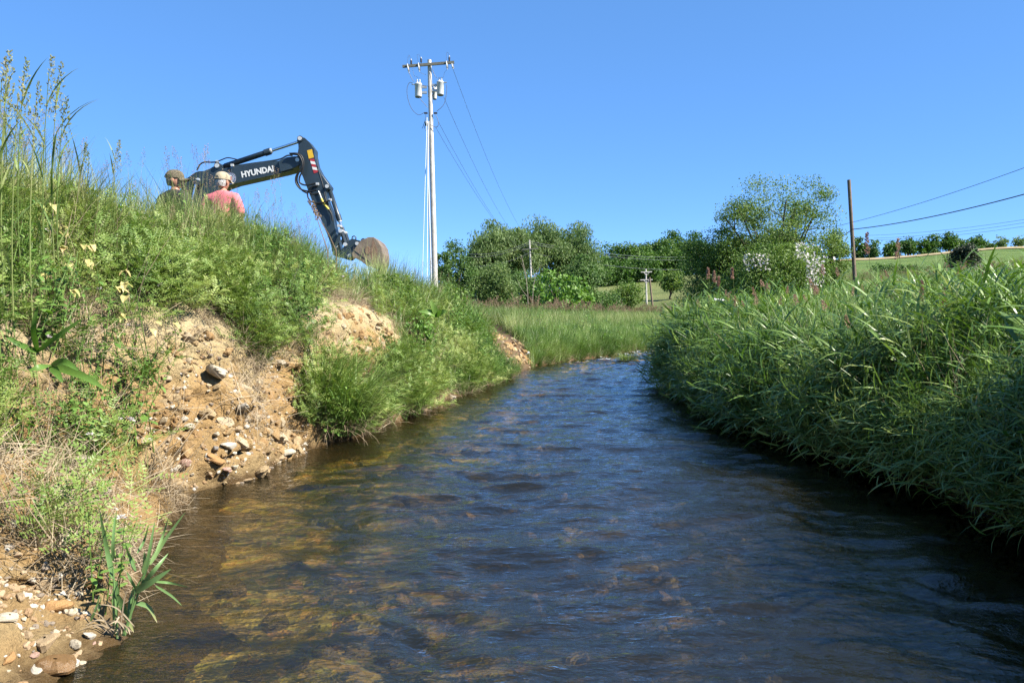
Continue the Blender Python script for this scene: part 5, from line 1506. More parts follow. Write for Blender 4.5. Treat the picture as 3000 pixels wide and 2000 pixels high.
def sapling(label, pts, d, rad, twigs):
    P = np.array([at(*p, d) for p in pts]); P[0][2] = land_z(P[0][0], d) - .1
    root = tag(empty('dead_sapling', tuple(P[0])), label, 'dead tree'); P = P - P[0]
    m = MB(); m.tube(P, np.linspace(rad, rad * .4, len(P)), 6); m.build('stem', M_PALEBARK, root, True)
    for tw in twigs:
        Q = np.array([at(*p, d) for p in tw]) - np.array(root.location); m = MB(); m.tube(Q, np.linspace(rad * .5, rad * .2, len(Q)), 5); m.build('branch', M_PALEBARK, root, True)
sapling('thin bleached dead sapling leaning left of the thin white pole', [(1548, 915), (1546, 860), (1540, 800), (1527, 748)], 46, .032, [[(1543, 820), (1532, 780), (1526, 770)], [(1546, 870), (1530, 850), (1515, 820)]])
sapling('short forked bare stem right of the thin white pole', [(1558, 915), (1562, 840), (1572, 795), (1587, 776)], 46, .028, [[(1566, 815), (1562, 790), (1558, 776)]])

# ------------------------------------------------------------------ utility poles and wires
M_POLE = mat_plain('weathered_pole_wood', (0.62, 0.58, 0.53), rough=.9, spec=.1, var=.25, nscale=3, bump=.5, bscale=14)
M_POLED = mat_plain('brown_pole_wood', (0.22, 0.17, 0.125), rough=.9, spec=.1, var=.25, nscale=3, bump=.5, bscale=14)
M_ARM = mat_plain('grey_crossarm_wood', (0.17, 0.17, 0.14), rough=.9, spec=.1, var=.2, nscale=5)
M_TANK = mat_plain('pale_grey_enamel', (0.62, 0.64, 0.64), rough=.35, var=.05)
M_GALV = mat_plain('galvanised_steel', (0.55, 0.57, 0.58), rough=.4, metal=.5, var=.1)
M_INS = mat_plain('dark_insulator', (0.05, 0.045, 0.05), rough=.3)
M_WIRE = mat_plain('dark_wire', (0.10, 0.11, 0.13), rough=.6)
M_PVC = mat_plain('grey_conduit', (0.60, 0.61, 0.62), rough=.5, var=.05)
M_GUARD = mat_plain('yellow_guy_guard', (0.72, 0.58, 0.12), rough=.5, var=.08)

def pole(name, label, top, bot, d, r0, r1, mat, zb=None):
    A, B = at(*bot, d), at(*top, d)
    z = (land_z(A[0], d) if zb is None else zb) - .3
    D = (B - A) / (B[2] - A[2]); base = A + D * (z - A[2])
    root = tag(empty(name, tuple(base)), label, 'utility pole')
    k = np.linspace(0, 1, 9)[:, None]
    m = MB(); m.tube((B - base) * k, np.linspace(r1, r0, 9), 14); m.build('post', mat, root, True)
    return root, base
PD = 37.0
p1, pb1 = pole('utility_pole', 'tall weathered utility pole carrying two transformers and a crossarm', (1258, 176), (1275, 850), PD, .09, .145, M_POLE)
def Q(px, py, dy=0.0, d=PD): return at(px, py, d + dy) - pb1
z1 = lambda X, Y: (1160 + X / 6.27, 150 + Y / 6.27)
def arm(a, b_, thick, dep, mat, parent, base, d, dy, name='crossarm'):
    A, B = at(*a, d + dy) - base, at(*b_, d + dy) - base
    D = (B - A); L = np.linalg.norm(D); D /= L; up = np.array([-D[2], 0, D[0]])
    m = MB(); m.box((A + B) / 2, (L, dep, thick), 0, np.c_[D, [0, 1, 0], up]); return m.build(name, mat, parent)
arm(z1(120, 285), z1(1070, 208), .115, .09, M_ARM, p1, pb1, PD, -.16)
for X, Y in ((280, 205), (462, 170), (980, 145)):
    c = Q(*z1(X, Y), -.16); m = MB(); m.lathe([(.0, .10), (.03, .09), (.05, .05), (.035, .03), (.055, .0), (.035, -.03), (.05, -.06), (.03, -.1), (.012, -.12), (.012, -.17)], c, 12); o = m.build('insulator', M_INS, p1, True)
    m = MB(); m.lathe([(0, .15), (.022, .14), (.026, .09), (0, .09)], c, 10); m.build('insulator_cap', M_WHITE, o, True)
for (a, b_) in (((205, 235), (240, 400)), ((410, 215), (430, 380)), ((925, 180), (942, 340)), ((1025, 230), (1050, 330))):
    A, B = Q(*z1(*a), -.25), Q(*z1(*b_), -.25)
    m = MB(); m.tube([A, A + (B - A) * .25, A + (B - A) * .26, A + (B - A) * .8, A + (B - A) * .81, B], [.022, .022, .034, .034, .02, .024], 8); o = m.build('fuse_cutout', M_TANK, p1, True)
    m = MB(); m.tube([A + np.array([.05, 0, 0]), A + (B - A) * .9 + np.array([.05, 0, 0])], .014, 6); m.build('cutout_arm', M_INS, o)
def transformer(cx, cy, h_px, w_px, dy, label):
    c = Q(cx, cy, dy); h = h_px / FPX * PD; r = w_px / 2 / FPX * PD
    m = MB(); m.lathe([(0, -h / 2), (r * .9, -h / 2), (r * .98, -h / 2 + .03), (r, -h / 2 + .06), (r, h / 2 - .06), (r * 1.06, h / 2 - .05), (r * 1.06, h / 2 - .01), (r * .8, h / 2 + .04), (0, h / 2 + .06)], c, 22)
    o = m.build('transformer', M_TANK, p1, True); o['label'] = label
    for dx in (-.05, .07):
        m = MB(); m.lathe([(0, h / 2 + .22), (.022, h / 2 + .20), (.03, h / 2 + .12), (.04, h / 2 + .06), (.045, h / 2)], c + np.array([dx, 0, 0]), 10); m.build('bushing', M_TANK, o, True)
    m = MB(); m.lathe([(r * .905, -h / 2 - .012), (r * .905, -h / 2 + .004), (0, -h / 2 - .012)], c, 18); m.build('tank_base', M_INS, o)
    sx = -1 if cx < 1262 else 1
    m = MB(); m.cyl(c + np.array([sx * r, -.05, h * .42]), c + np.array([sx * (r + .14), -.05, h * .45]), .025, 8); m.build('side_terminal', M_GALV, o)
    for dz in (.22, -.12):
        m = MB(); m.box((c + np.array([-sx * (r + .1), .02, h * dz * 1.2])), (.24, .10, .10)); m.build('mounting_bracket', M_GALV, o)
transformer(*z1(412, 725), 38, 20.5, -.06, 'left transformer tank on the pole')
transformer(*z1(815, 690), 38, 20.5, -.04, 'right transformer tank on the pole')
transformer(*z1(712, 790), 30, 12, .38, 'small tank behind the pole')
# conduit, weather head, brackets
m = MB(); m.tube([Q(*z1(598, 1290), -.17), Q(1253.5, 480, -.17), Q(1264, 850, -.2)], .04, 10); m.build('conduit', M_PVC, p1, True)
c = Q(*z1(560, 1320), -.18); m = MB(); m.lathe([(0, .10), (.07, .07), (.085, 0), (.07, -.05), (0, -.05)], c, 12); m.build('weather_head', M_GALV, p1, True)
m = MB(); m.lathe([(0, -.05), (.075, -.051), (.06, -.13), (0, -.14)], c, 12); m.build('weather_head_throat', M_INS, p1, True)
for X, Y in ((550, 1140), (728, 1140)):
    m = MB(); m.box(Q(*z1(X, Y), -.1), (.16, .08, .07)); m.build('wire_bracket', M_INS, p1)
def cable(pts, r=.012, dy=-.15, name='cable', mat=M_WIRE, parent=p1):
    P = np.array([Q(*p, dy) for p in pts]); n = len(P)
    k = np.linspace(0, n - 1, (n - 1) * 6 + 1); i = np.minimum(k.astype(int), n - 2); f = (k - i)[:, None]
    g = lambda j: P[np.clip(j, 0, n - 1)]
    p0, p1_, p2, p3 = g(i - 1), g(i), g(i + 1), g(i + 2)
    C = .5 * (2 * p1_ + (-p0 + p2) * f + (2 * p0 - 5 * p1_ + 4 * p2 - p3) * f ** 2 + (-p0 + 3 * p1_ - 3 * p2 + p3) * f ** 3)
    m = MB(); m.tube(C, r, 5, cap=False); m.build(name, mat, parent)
for pts in ([(310, 590), (250, 580), (205, 680), (215, 860), (290, 1060), (410, 1170), (520, 1130)], [(430, 850), (480, 920), (560, 1010), (580, 1040)], [(930, 620), (930, 760), (880, 980), (750, 1105)], [(728, 1165), (770, 1260), (775, 1370), (720, 1395), (600, 1335)], [(550, 1165), (545, 1240), (500, 1380), (480, 1420)], [(545, 1330), (525, 1400), (545, 1460)], [(240, 400), (300, 520), (330, 560)], [(670, 330), (710, 440), (760, 500)], [(475, 625), (530, 640), (590, 645)]):
    cable([z1(*p) for p in pts])
for pts in ([(205, 230), (230, 90), (250, 90), (275, 170)], [(410, 215), (390, 80), (420, 65), (455, 140)], [(925, 180), (930, 40), (960, 30), (980, 110)], [(300, 300), (340, 450), (430, 490)], [(940, 340), (890, 400), (870, 480), (790, 490)], [(440, 390), (500, 420), (560, 440)]):
    cable([z1(*p) for p in pts], .006, -.2, 'jumper_wire')
# guy wires
for k, (a, b_, g_) in enumerate((((1251, 345), (1233, 800), (1235, 735)), ((1254, 380), (1250, 815), (1251, 745)))):
    A, B = at(*a, PD - .2), at(*b_, PD - 3 - k); B[2] = land_z(B[0], B[1])
    root = tag(empty('guy_wire', tuple(B)), ['left' , 'right'][k] + ' guy wire of the transformer pole with a yellow guard', 'guy wire')
    m = MB(); m.tube([A - B, np.zeros(3)], .013, 5); m.build('strand', M_TANK, root)
    G = (A - B) * .17
    m = MB(); m.tube([np.zeros(3) + (A - B) * .005, G], .033, 8); m.build('guy_guard', M_GUARD, root)
# other poles
p2, pb2 = pole('utility_pole', 'thin pale utility pole with one crossarm in front of the willows', (1551, 703), (1560, 905), 88, .09, .12, M_POLE)
arm((1530, 731), (1577, 728), .12, .10, M_ARM, p2, pb2, 88, -.12)
p3, pb3 = pole('utility_pole', 'distant grey pole with two crossarms in the pasture', (1892, 788), (1895, 905), 130, .11, .15, M_POLE)
arm((1878, 797), (1910, 796), .15, .12, M_POLE, p3, pb3, 130, -.14); arm((1876, 820), (1912, 819), .15, .12, M_POLE, p3, pb3, 130, -.14)
for sx in (-1, 1):
    for (yy, l) in ((797, 806), (820, 829)):
        m = MB(); m.tube([at(1894 + sx * 9, yy, 129.8) - pb3, at(1894 + sx * 1, l, 129.8) - pb3], .04, 5); m.build('arm_brace', M_POLE, p3)
p4, pb4 = pole('utility_pole', 'bare brown pole leaning beside the double crossarm pole', (1903, 812), (1913, 908), 126, .13, .17, M_POLED)
p5_, pb5 = pole('utility_pole', 'bare brown wooden pole standing right of the spreading tree', (2487, 527), (2505, 830), 47, .10, .12, M_POLED)
A, B = at(1946, 888, 112), at(1964, 912, 112); B[2] = land_z(B[0], 112)
st = tag(empty('fence_stake', tuple(B)), 'leaning pale stake right of the leaning pole', 'stake'); m = MB(); m.tube([np.zeros(3), A - B], .06, 6); m.build('stake_post', M_PALEBARK, st)

def wire(label, A, B, sag, r, group=None):
    A, B = np.asarray(A, float), np.asarray(B, float)
    k = np.linspace(0, 1, 33)[:, None]
    C = A * (1 - k) + B * k; C[:, 2] -= sag * 4 * k[:, 0] * (1 - k[:, 0])
    m = MB(); m.tube(C, r, 5, cap=False); return tag(m.build('overhead_wire', M_WIRE), label, 'wire', group)
w2 = [at(1577, 727, 87.8), at(1553, 726, 87.8), at(1555, 748, 87.9), at(1554, 752, 87.9)]
for k, a in enumerate((z1(1050, 335), z1(880, 850), z1(780, 1300), z1(730, 1400))):
    wire('%s of the four wires slanting down right from the transformer pole' % ['rightmost', 'second from right', 'third from right', 'leftmost'][k], at(*a, PD - .15), w2[k], [1.6, 1.4, 1.2, 1.0][k], .008, 'wires from the transformer pole')
for k, (dy_, pa) in enumerate(((0, 707), (6, 716), (32, 745))):
    wire('%s wire running right from the thin pale pole across the wood' % ['highest', 'middle', 'lowest'][k], at(1554, 708 + dy_, 87.9), at(2110, pa + 38, 126), 1.0, .022, 'wires right of the thin pole')
    wire('%s wire running left from the thin pale pole across the willows' % ['highest', 'middle', 'lowest'][k], at(1551, 708 + dy_, 87.9), at(1300, pa + 24, 84), .9, .016, 'wires left of the thin pole')
wire('thick black cable rising right from the bare brown pole', at(2497, 672, 46.9), at(3060, 553, 30), .2, .024)
wire('thick black cable dropping left from the bare brown pole into the tree', at(2497, 672, 46.9), at(2340, 745, 60), .3, .024)
wire('thin wire above the thick cable at the right', at(2440, 665, 47), at(3060, 470, 30), .18, .012)
for k, (a, b_) in enumerate((((2540, 690), (3040, 637)), ((2560, 698), (3040, 646)), ((2570, 703), (3040, 657)), ((2880, 706), (3040, 688)))):
    wire('%s of the faint far wires above the hilltop trees' % ['highest', 'second highest', 'third highest', 'lowest'][k], at(*a, 190), at(*b_, 150), .6, .03, 'far wires above the hilltop trees')

# ------------------------------------------------------------------ stones in the bank and on the shelf
def stone_mesh(seed, flat=.75, ang=.18):
    r = np.random.default_rng(seed)
    n, k = 10, 14
    th = np.linspace(0, 2 * math.pi, k, endpoint=False); ph = np.linspace(.12, math.pi - .12, n)
    T, Pp = np.meshgrid(th, ph)
    v = np.c_[(np.sin(Pp) * np.cos(T)).ravel(), (np.sin(Pp) * np.sin(T)).ravel(), np.cos(Pp).ravel()]
    s = seed * 3.7
    rad = 1 + ang * 1.6 * vnoise(v[:, 0] * 1.3 + s, v[:, 1] * 1.3, v[:, 2] * 1.3, seed) + ang * .5 * vnoise(v[:, 0] * 3 + s, v[:, 1] * 3, v[:, 2] * 3, seed + 1)
    for q in range(7):
        d = r.normal(0, 1, 3); d /= np.linalg.norm(d); lim = r.uniform(.62, .9); rad = np.minimum(rad, lim / np.clip(v @ d, .15, None) + (v @ d < .15) * 9)
    v = v * rad[:, None] * np.array([1, r.uniform(.65, .95), flat * r.uniform(.7, 1)])
    F = np.array([[i * k + j, i * k + (j + 1) % k, (i + 1) * k + (j + 1) % k, (i + 1) * k + j] for i in range(n - 1) for j in range(k)])[:, ::-1]
    return v, F
def mat_stone(name, c, wet=False): return mat_plain(name, c, rough=.3 if wet else .8, spec=.5 if wet else .25, var=.28, nscale=14, bump=.5, bscale=30)
ST = {'pale': mat_stone('pale_limestone', (.52, .45, .34)), 'white': mat_stone('white_quartz', (.50, .45, .37)), 'tan': mat_stone('tan_sandstone', (.40, .29, .17)), 'orange': mat_stone('orange_sandstone', (.42, .24, .10)), 'pink': mat_stone('pinkish_stone', (.48, .31, .24)), 'grey': mat_stone('grey_stone', (.24, .22, .20)), 'wet': mat_stone('wet_brown_stone', (.22, .125, .05), True)}
stone_lib = {}
def stone(px, py, size_px, kind, label, group=None, seed=0, stretch=1.0, pos=None, sink=.3):
    loc, nrm = hit(px, py) if pos is None else pos
    if loc is None: return
    key = (seed % 9, kind)
    if key not in stone_lib:
        v, F = stone_mesh(seed % 9 + 1); m = MB(); m.add(v, F); stone_lib[key] = m.mesh('stone', ST[kind], False)
    o = link('stone', stone_lib[key]); s_ = size_px / 2 / FPX * np.linalg.norm(loc - np.array([0, 0, CAM_H]))
    nn = nrm if nrm[2] > -.2 else -nrm
    if nn @ (np.array([0, 0, CAM_H]) - loc) < 0: nn = -nn
    o.location = loc + nn * s_ * (.45 - sink); o.scale = (s_ * 1.15 * stretch, s_ * 1.0, s_ * .95)
    o.rotation_euler = (seed * 1.3 % .8 - .4, seed * 2.1 % .8 - .4, seed * 2.7 % 6.28)
    return tag(o, label, 'stone', group)
big = [(632, 1108, 72, 'pale', 'large pale angular rock jutting from the clay face'), (710, 1193, 34, 'white', 'white stone on the right edge of the clay fin'), (538, 1226, 24, 'white', 'small white stone at mid height left of the clay fin'), (558, 1250, 30, 'pale', 'elongated pale stone below the small white stone'), (633, 1271, 24, 'pale', 'pale pebble in the middle of the lower clay face'), (692, 1256, 34, 'tan', 'rounded tan stone near the right edge of the clay fin'), (670, 1304, 36, 'white', 'bright white stone low in the clay face'), (630, 1314, 28, 'grey', 'dark grey stone left of the bright white stone'), (536, 1358, 44, 'pink', 'pinkish stone low at the left of the clay face'), (632, 1347, 46, 'orange', 'flat orange-tan block low in the clay face'), (664, 1376, 30, 'pink', 'reddish stone near the water under the clay face'), (683, 1370, 26, 'pale', 'pale stone touching the reddish stone near the water'), (835, 1328, 34, 'pale', 'upper of two pale stones at the water left of the big grass clump'), (823, 1342, 24, 'tan', 'lower of two pale stones at the water left of the big grass clump'), (817, 1063, 40, 'pale', 'pale block under the turf right of the clay fin'), (723, 1409, 24, 'tan', 'tan stone at the waterline below the clay fin'), (310, 1443, 32, 'white', 'round white stone among the dry roots'), (236, 1365, 84, 'pale', 'big buff slab standing among the dry roots'), (270, 1470, 30, 'pale', 'pale stone left below the round white stone'), (205, 1472, 26, 'white', 'small white stone under the dry roots'),
       (128, 1885, 66, 'tan', 'squarish tan stone on the muddy shelf'), (220, 1889, 34, 'pale', 'pale stone right of the squarish tan stone'), (172, 1777, 62, 'orange', 'smooth orange stone in the middle of the muddy shelf'), (128, 1711, 52, 'tan', 'flat tan stone at the upper part of the muddy shelf'), (182, 1574, 48, 'pale', 'pale stone at the top of the muddy shelf'), (220, 1563, 36, 'pale', 'pale stone touching another at the top of the muddy shelf'), (274, 1706, 44, 'orange', 'orange-tan stone behind the young reed'), (112, 1963, 42, 'white', 'white stone at the bottom of the muddy shelf'), (158, 1955, 84, 'wet', 'big wet brown boulder at the water in the lower left corner'), (99, 1920, 24, 'pink', 'small red stone on the muddy shelf'), (28, 1930, 30, 'orange', 'orange pebble near the left frame edge of the shelf'), (76, 1860, 34, 'tan', 'flat tan stone left of the squarish tan stone'), (25, 1812, 46, 'pale', 'pale flat stone at the left frame edge'), (262, 1862, 28, 'white', 'white stone at the shelf edge beside the young reed'), (60, 1750, 30, 'tan', 'half-buried tan stone near the left edge of the shelf'), (205, 1735, 26, 'tan', 'half-buried tan stone above the smooth orange stone'), (1325, 1163, 22, 'pale', 'pale rounded stone at the water upstream of the grass clumps'), (1232, 1095, 16, 'white', 'small white stone under weeds right of the pale slip'), (1150, 1090, 18, 'pale', 'pale stone at the foot of the pale slip')]
for k, b_ in enumerate(big):
    stone(*b_, None, k * 5 + 3, 1.3 if k % 3 == 0 else 1.0, None, -.15 if k == 0 else .3)
sp, sn = sample(BV, BF, lambda C, n: np.where(soil_masks(C)[0] | (soil_masks(C)[1] & (C[:, 2] < .7)), 22, 0) * (C[:, 1] < 12) * (C[:, 1] > 2.3) * (C[:, 2] > .01) * np.clip(1.35 - C[:, 2], .15, 1), 77)
r_ = np.random.default_rng(6)
idx = r_.permutation(len(sp))[:150]
PK = ['pale', 'tan', 'white', 'orange', 'pale', 'pinkish', 'tan']
for k, i in enumerate(idx):
    px, py = project(sp[i:i + 1]); px, py = px[0], py[0]
    if not (-20 < px < 1500 and py < 2030): continue
    shelf = py > 1560
    stone(px, py, r_.uniform(7, 20), ['pale', 'tan', 'white', 'orange', 'pale', 'pink', 'tan'][k % 7], ('small %s pebble bedded in the muddy shelf in the lower left corner' if shelf else 'small %s pebble bedded in the ' + ('dry roots above the shelf' if px < 430 else 'clay face left of the grass clumps, near the water' if py > 1250 and px < 920 else 'clay face below the large pale rock' if px < 735 else 'clay right of the fin' if px < 920 else 'pale slip under the bucket')) % PK[k % 7], ('%s pebbles of the muddy shelf' if shelf else '%s pebbles of the clay') % PK[k % 7], k, 1.0, (sp[i], sn[i]), .2)
# gravel bedded in the clay: nobody could count it
def gravel_src():
    out_ = []
    for k in range(6):
        v, F = stone_mesh(k + 40, .8, .25); m = MB(); m.add(v, F); out_.append(m.mesh('gravel', mat_plain('bank_gravel', [(.46, .38, .27), (.36, .25, .14), (.52, .47, .39), (.32, .20, .10), (.42, .30, .18), (.25, .20, .15)][k], rough=.85, var=.2, nscale=12)))
    return out_
SRC['gravel'] = source('gravel', gravel_src())
sp, sn = sample(BV, BF, lambda C, n: np.where(soil_masks(C)[0], np.where(C[:, 1] < 4.6, 900, 420), np.where(soil_masks(C)[1], 150, 0)) * (C[:, 1] < 16) * (C[:, 1] > 2.2) * (C[:, 2] > -.02) * np.clip(1.5 - C[:, 2], .3, 1) * (.25 + rise(C, 2.5, 29)), 79)
scatter('bank_gravel', 'fine gravel and clods bedded in the clay of the left bank', 'gravel', 'gravel', sp, np.random.default_rng(4).uniform(.18, 1, len(sp)) ** 2.5 * .021 + .004, None, .4, 6)
# broken clods of clay on the cut face
def clod_src():
    out_ = []
    for k in range(5):
        v, F = stone_mesh(k + 60, .8, .35); m = MB(); m.add(v, F); out_.append(m.mesh('clod', mat_plain('clay_clod', [(.50, .37, .21), (.44, .29, .14), (.56, .45, .30), (.40, .25, .115), (.48, .34, .18)][k], rough=.95, spec=.1, var=.25, nscale=9, bump=.9, bscale=22)))
    return out_
SRC['clod'] = source('clod', clod_src())
sp, sn = sample(BV, BF, lambda C, n: np.where(soil_masks(C)[0], 95, 0) * (C[:, 1] > 4.4) * (C[:, 1] < 21) * (C[:, 2] > .02) * np.clip(2.2 * rise(C, 2.2, 27) - .5, .1, 1.3), 81)
scatter('clay_clods', 'broken clods of clay on the cut face of the left bank', 'clods', 'clod', sp, np.random.default_rng(8).uniform(.3, 1, len(sp)) ** 2 * .075 + .012, None, .7, 7)
# cobbles under water: nobody could count them
def cobble_src():
    out_ = []
    for k in range(5):
        v, F = stone_mesh(k + 20); m = MB(); m.add(v, F); out_.append(m.mesh('cobble', mat_plain('bed_cobble', [(.12, .09, .05), (.09, .07, .04), (.17, .13, .08), (.07, .06, .04), (.15, .10, .05)][k], rough=.7, var=.3, nscale=12)))
    return out_
SRC['cobble'] = source('cobble', cobble_src())
BV2, BF2 = sheet(XB, YB, ZB)
sp, sn = sample(BV2, BF2, lambda C, n: np.where((C[:, 1] > 1.8) & (C[:, 1] < 14), 16, 0) * (.3 + rise(C, 1.1, 19)), 78)
scatter('stream_bed_cobbles', 'brown cobbles lying on the stream bed', 'cobbles', 'cobble', sp, np.random.default_rng(3).uniform(.025, .10, len(sp)), None, .2, 5)

# ------------------------------------------------------------------ single plants
def plant_leaf(root, pts, w, mat, name='leaf', depth=0.0, origin=None, cup=.12, tint=.5, tipdry=None):
    """long leaf through world points"""
    P = np.asarray(pts, float); n = len(P)
    k = np.linspace(0, n - 1, (n - 1) * 5 + 1); i = np.minimum(k.astype(int), n - 2); f = (k - i)[:, None]
    g = lambda j: P[np.clip(j, 0, n - 1)]
    p0, p1_, p2, p3 = g(i - 1), g(i), g(i + 1), g(i + 2)
    C = .5 * (2 * p1_ + (-p0 + p2) * f + (2 * p0 - 5 * p1_ + 4 * p2 - p3) * f ** 2 + (-p0 + 3 * p1_ - 3 * p2 + p3) * f ** 3)
    T = np.gradient(C, axis=0); T /= np.linalg.norm(T, axis=1)[:, None]
    view = np.array([0.25, -1, .35]); S_ = np.cross(T, view); S_ /= np.linalg.norm(S_, axis=1)[:, None] + 1e-9
    N_ = np.cross(S_, T)
    t_ = np.linspace(0, 1, len(C)); wp = (np.minimum(1, .4 + 2.5 * t_) * (1 - t_ ** 2.5) + .03) * w / 2
    V = np.stack([C - S_ * wp[:, None] + N_ * (wp * cup * 2)[:, None], C, C + S_ * wp[:, None] + N_ * (wp * cup * 2)[:, None]], 1).reshape(-1, 3)
    F = []
    for q in range(len(C) - 1):
        F += [[3 * q, 3 * q + 1, 3 * q + 4, 3 * q + 3], [3 * q + 1, 3 * q + 2, 3 * q + 5, 3 * q + 4]]
    tv = np.full(len(V), tint) if tipdry is None else np.repeat(tint + (tipdry - tint) * t_ ** 3, 3)
    m = MB(); m.add(V - np.array(root.location), np.array(F), 0, tv); return m.build(name, mat, root, True)
zb7 = lambda X, Y: (X / 2.412, 1350 + Y / 2.412)
M_REEDY = mat_leaf('young_reed_leaf', [(0.1, (0.08, 0.17, 0.05)), (0.55, (0.17, 0.29, 0.10)), (0.8, (0.36, 0.36, 0.15)), (0.97, (0.62, 0.54, 0.34))], wamt=.05, ramt=.0, rough=.4)
RD = 3.15
rb0 = at(*zb7(860, 1245), RD); rb0[2] = max(rb0[2], -.02)
reed = tag(empty('young_reed', tuple(rb0)), 'young reed with long pointed leaves at the water edge in the lower left', 'reed')
leaves_ = [((800, 830), (760, 640), (700, 330), 30), ((800, 700), (800, 560), (815, 370), 20), ((960, 780), (920, 680), (885, 580), 22), ((1020, 820), (1060, 620), (1095, 420), 20), ((970, 650), (1020, 560), (1050, 450), 16), ((1060, 730), (1150, 580), (1310, 360), 26), ((1100, 650), (1150, 530), (1190, 400), 16), ((1010, 870), (1100, 760), (1190, 650), 26), ((930, 930), (1060, 860), (1210, 760), 42), ((1090, 850), (1200, 860), (1335, 890), 15), ((1100, 880), (1210, 950), (1285, 1020), 14), ((950, 1000), (1050, 1030), (1110, 1140), 26), ((820, 850), (815, 1050), (810, 1330), 36), ((830, 940), (890, 1080), (945, 1210), 36), ((920, 1120), (920, 1000), (950, 880), 24), ((640, 1130), (680, 1040), (705, 940), 16), ((1015, 800), (1025, 720), (1020, 640), 28), ((960, 900), (920, 830), (895, 780), 18), ((700, 1060), (705, 1010), (720, 960), 14), ((575, 1490), (600, 1350), (640, 1300), 16), ((640, 1300), (660, 1320), (685, 1340), 10)]
r_ = np.random.default_rng(12)
for k, (a, b_, c, w_) in enumerate(leaves_):
    dy = r_.uniform(-.05, .05, 3)
    plant_leaf(reed, [at(*zb7(*a), RD + dy[0] * .3), at(*zb7(*b_), RD + dy[1]), at(*zb7(*c), RD + dy[2])], w_ / 2.412 / FPX * RD * 1.25, M_REEDY, tint=r_.uniform(.35, .6), tipdry=.95 if k in (11, 12, 13, 19) else None)
for k, pts in enumerate(([(830, 1250), (815, 1020), (800, 760)], [(870, 1230), (960, 980), (1060, 700)], [(880, 1230), (930, 1050), (960, 900), (1040, 760)])):
    P = np.array([at(*zb7(*p), RD) for p in pts]) - rb0; m = MB(); m.tube(P, np.linspace(.006, .003, len(P)), 6); m.build('stem', M_REEDY, reed, True)
for k in range(16):
    a = at(*zb7(r_.uniform(780, 960), r_.uniform(1150, 1260)), RD + r_.uniform(-.03, .03)); b_ = a + np.array([r_.uniform(-.15, .08), r_.uniform(-.05, .05), r_.uniform(-.02, .16)])
    plant_leaf(reed, [a, (a + b_) / 2 + np.array([0, 0, .03]), b_], .006, M_DRY, 'dead_leaf', tint=r_.uniform(.2, .9))

def grass_clump(label, px, py, h, spread, n, seed, lean_az=-.6):
    r = np.random.default_rng(seed)
    loc, nrm = hit(px, py)
    if loc is None: loc = at(px, py, 9)
    root = tag(empty('grass_clump', tuple(loc)), label, 'grass', 'grass clumps at the left waterline')
    m = MB(); rr = spread * np.sqrt(r.uniform(0, 1, n)); a = r.uniform(0, 6.283, n)
    bz = np.c_[rr * np.cos(a) * .8, rr * np.sin(a), np.clip(-rr * np.cos(a) * .9, -.02, .5)]
    m.blades(bz, np.where(r.uniform(0, 1, n) < .6, r.normal(lean_az, .9, n), r.uniform(0, 6.28, n)), r.uniform(.5, 1.05, n) * h, r.uniform(.008, .015, n), r.uniform(.05, .5, n), r.uniform(.4, 1.9, n), 6, 0, r.uniform(.1, .95, n), twist=r.uniform(-1, 1, n))
    m.build('green_blades', M_REED, root)['kind'] = 'stuff'
    m = MB(); k = n // 3; rr = spread * np.sqrt(r.uniform(.3, 1, k)); a = r.uniform(0, 6.283, k)
    m.blades(np.c_[rr * np.cos(a) * .8, rr * np.sin(a), np.full(k, .0)], r.normal(lean_az, 1.0, k), r.uniform(.2, .5, k) * h, r.uniform(.006, .01, k), r.uniform(.3, 1.0, k), r.uniform(.6, 1.9, k), 5, 0, r.uniform(.3, 1, k))
    m.build('dry_base_blades', M_DRY, root)['kind'] = 'stuff'
grass_clump('big arching grass clump at the water between the two clay faces', 1000, 1262, 1.1, .30, 620, 1)
grass_clump('smaller grass clump right of the big arching one at the water', 1195, 1205, .62, .24, 380, 2)
grass_clump('low grass clump overhanging the water upstream of the pale stone', 1400, 1118, .75, .34, 420, 3)
# islet in the riffle
c = at(1840, 1062, 21.5); c[2] = 0.0
isl = tag(empty('grass_islet', tuple(c)), 'small grassy islet in the riffle upstream', 'islet')
v, F = stone_mesh(5, .4); m = MB(); m.add(v * np.array([.42, .35, .16]), F); m.build('mud_mound', M_SOIL, isl, True)
m = MB(); k = 260; a = rng.uniform(0, 6.28, k); rr = .3 * np.sqrt(rng.uniform(0, 1, k))
m.blades(np.c_[rr * np.cos(a), rr * np.sin(a), np.full(k, .04)], a, rng.uniform(.12, .32, k), .012, rng.uniform(.1, .8, k), rng.uniform(.3, 1.4, k), 4, 0, rng.uniform(.2, 1, k)); m.build('blades', M_MEADOW, isl)['kind'] = 'stuff'

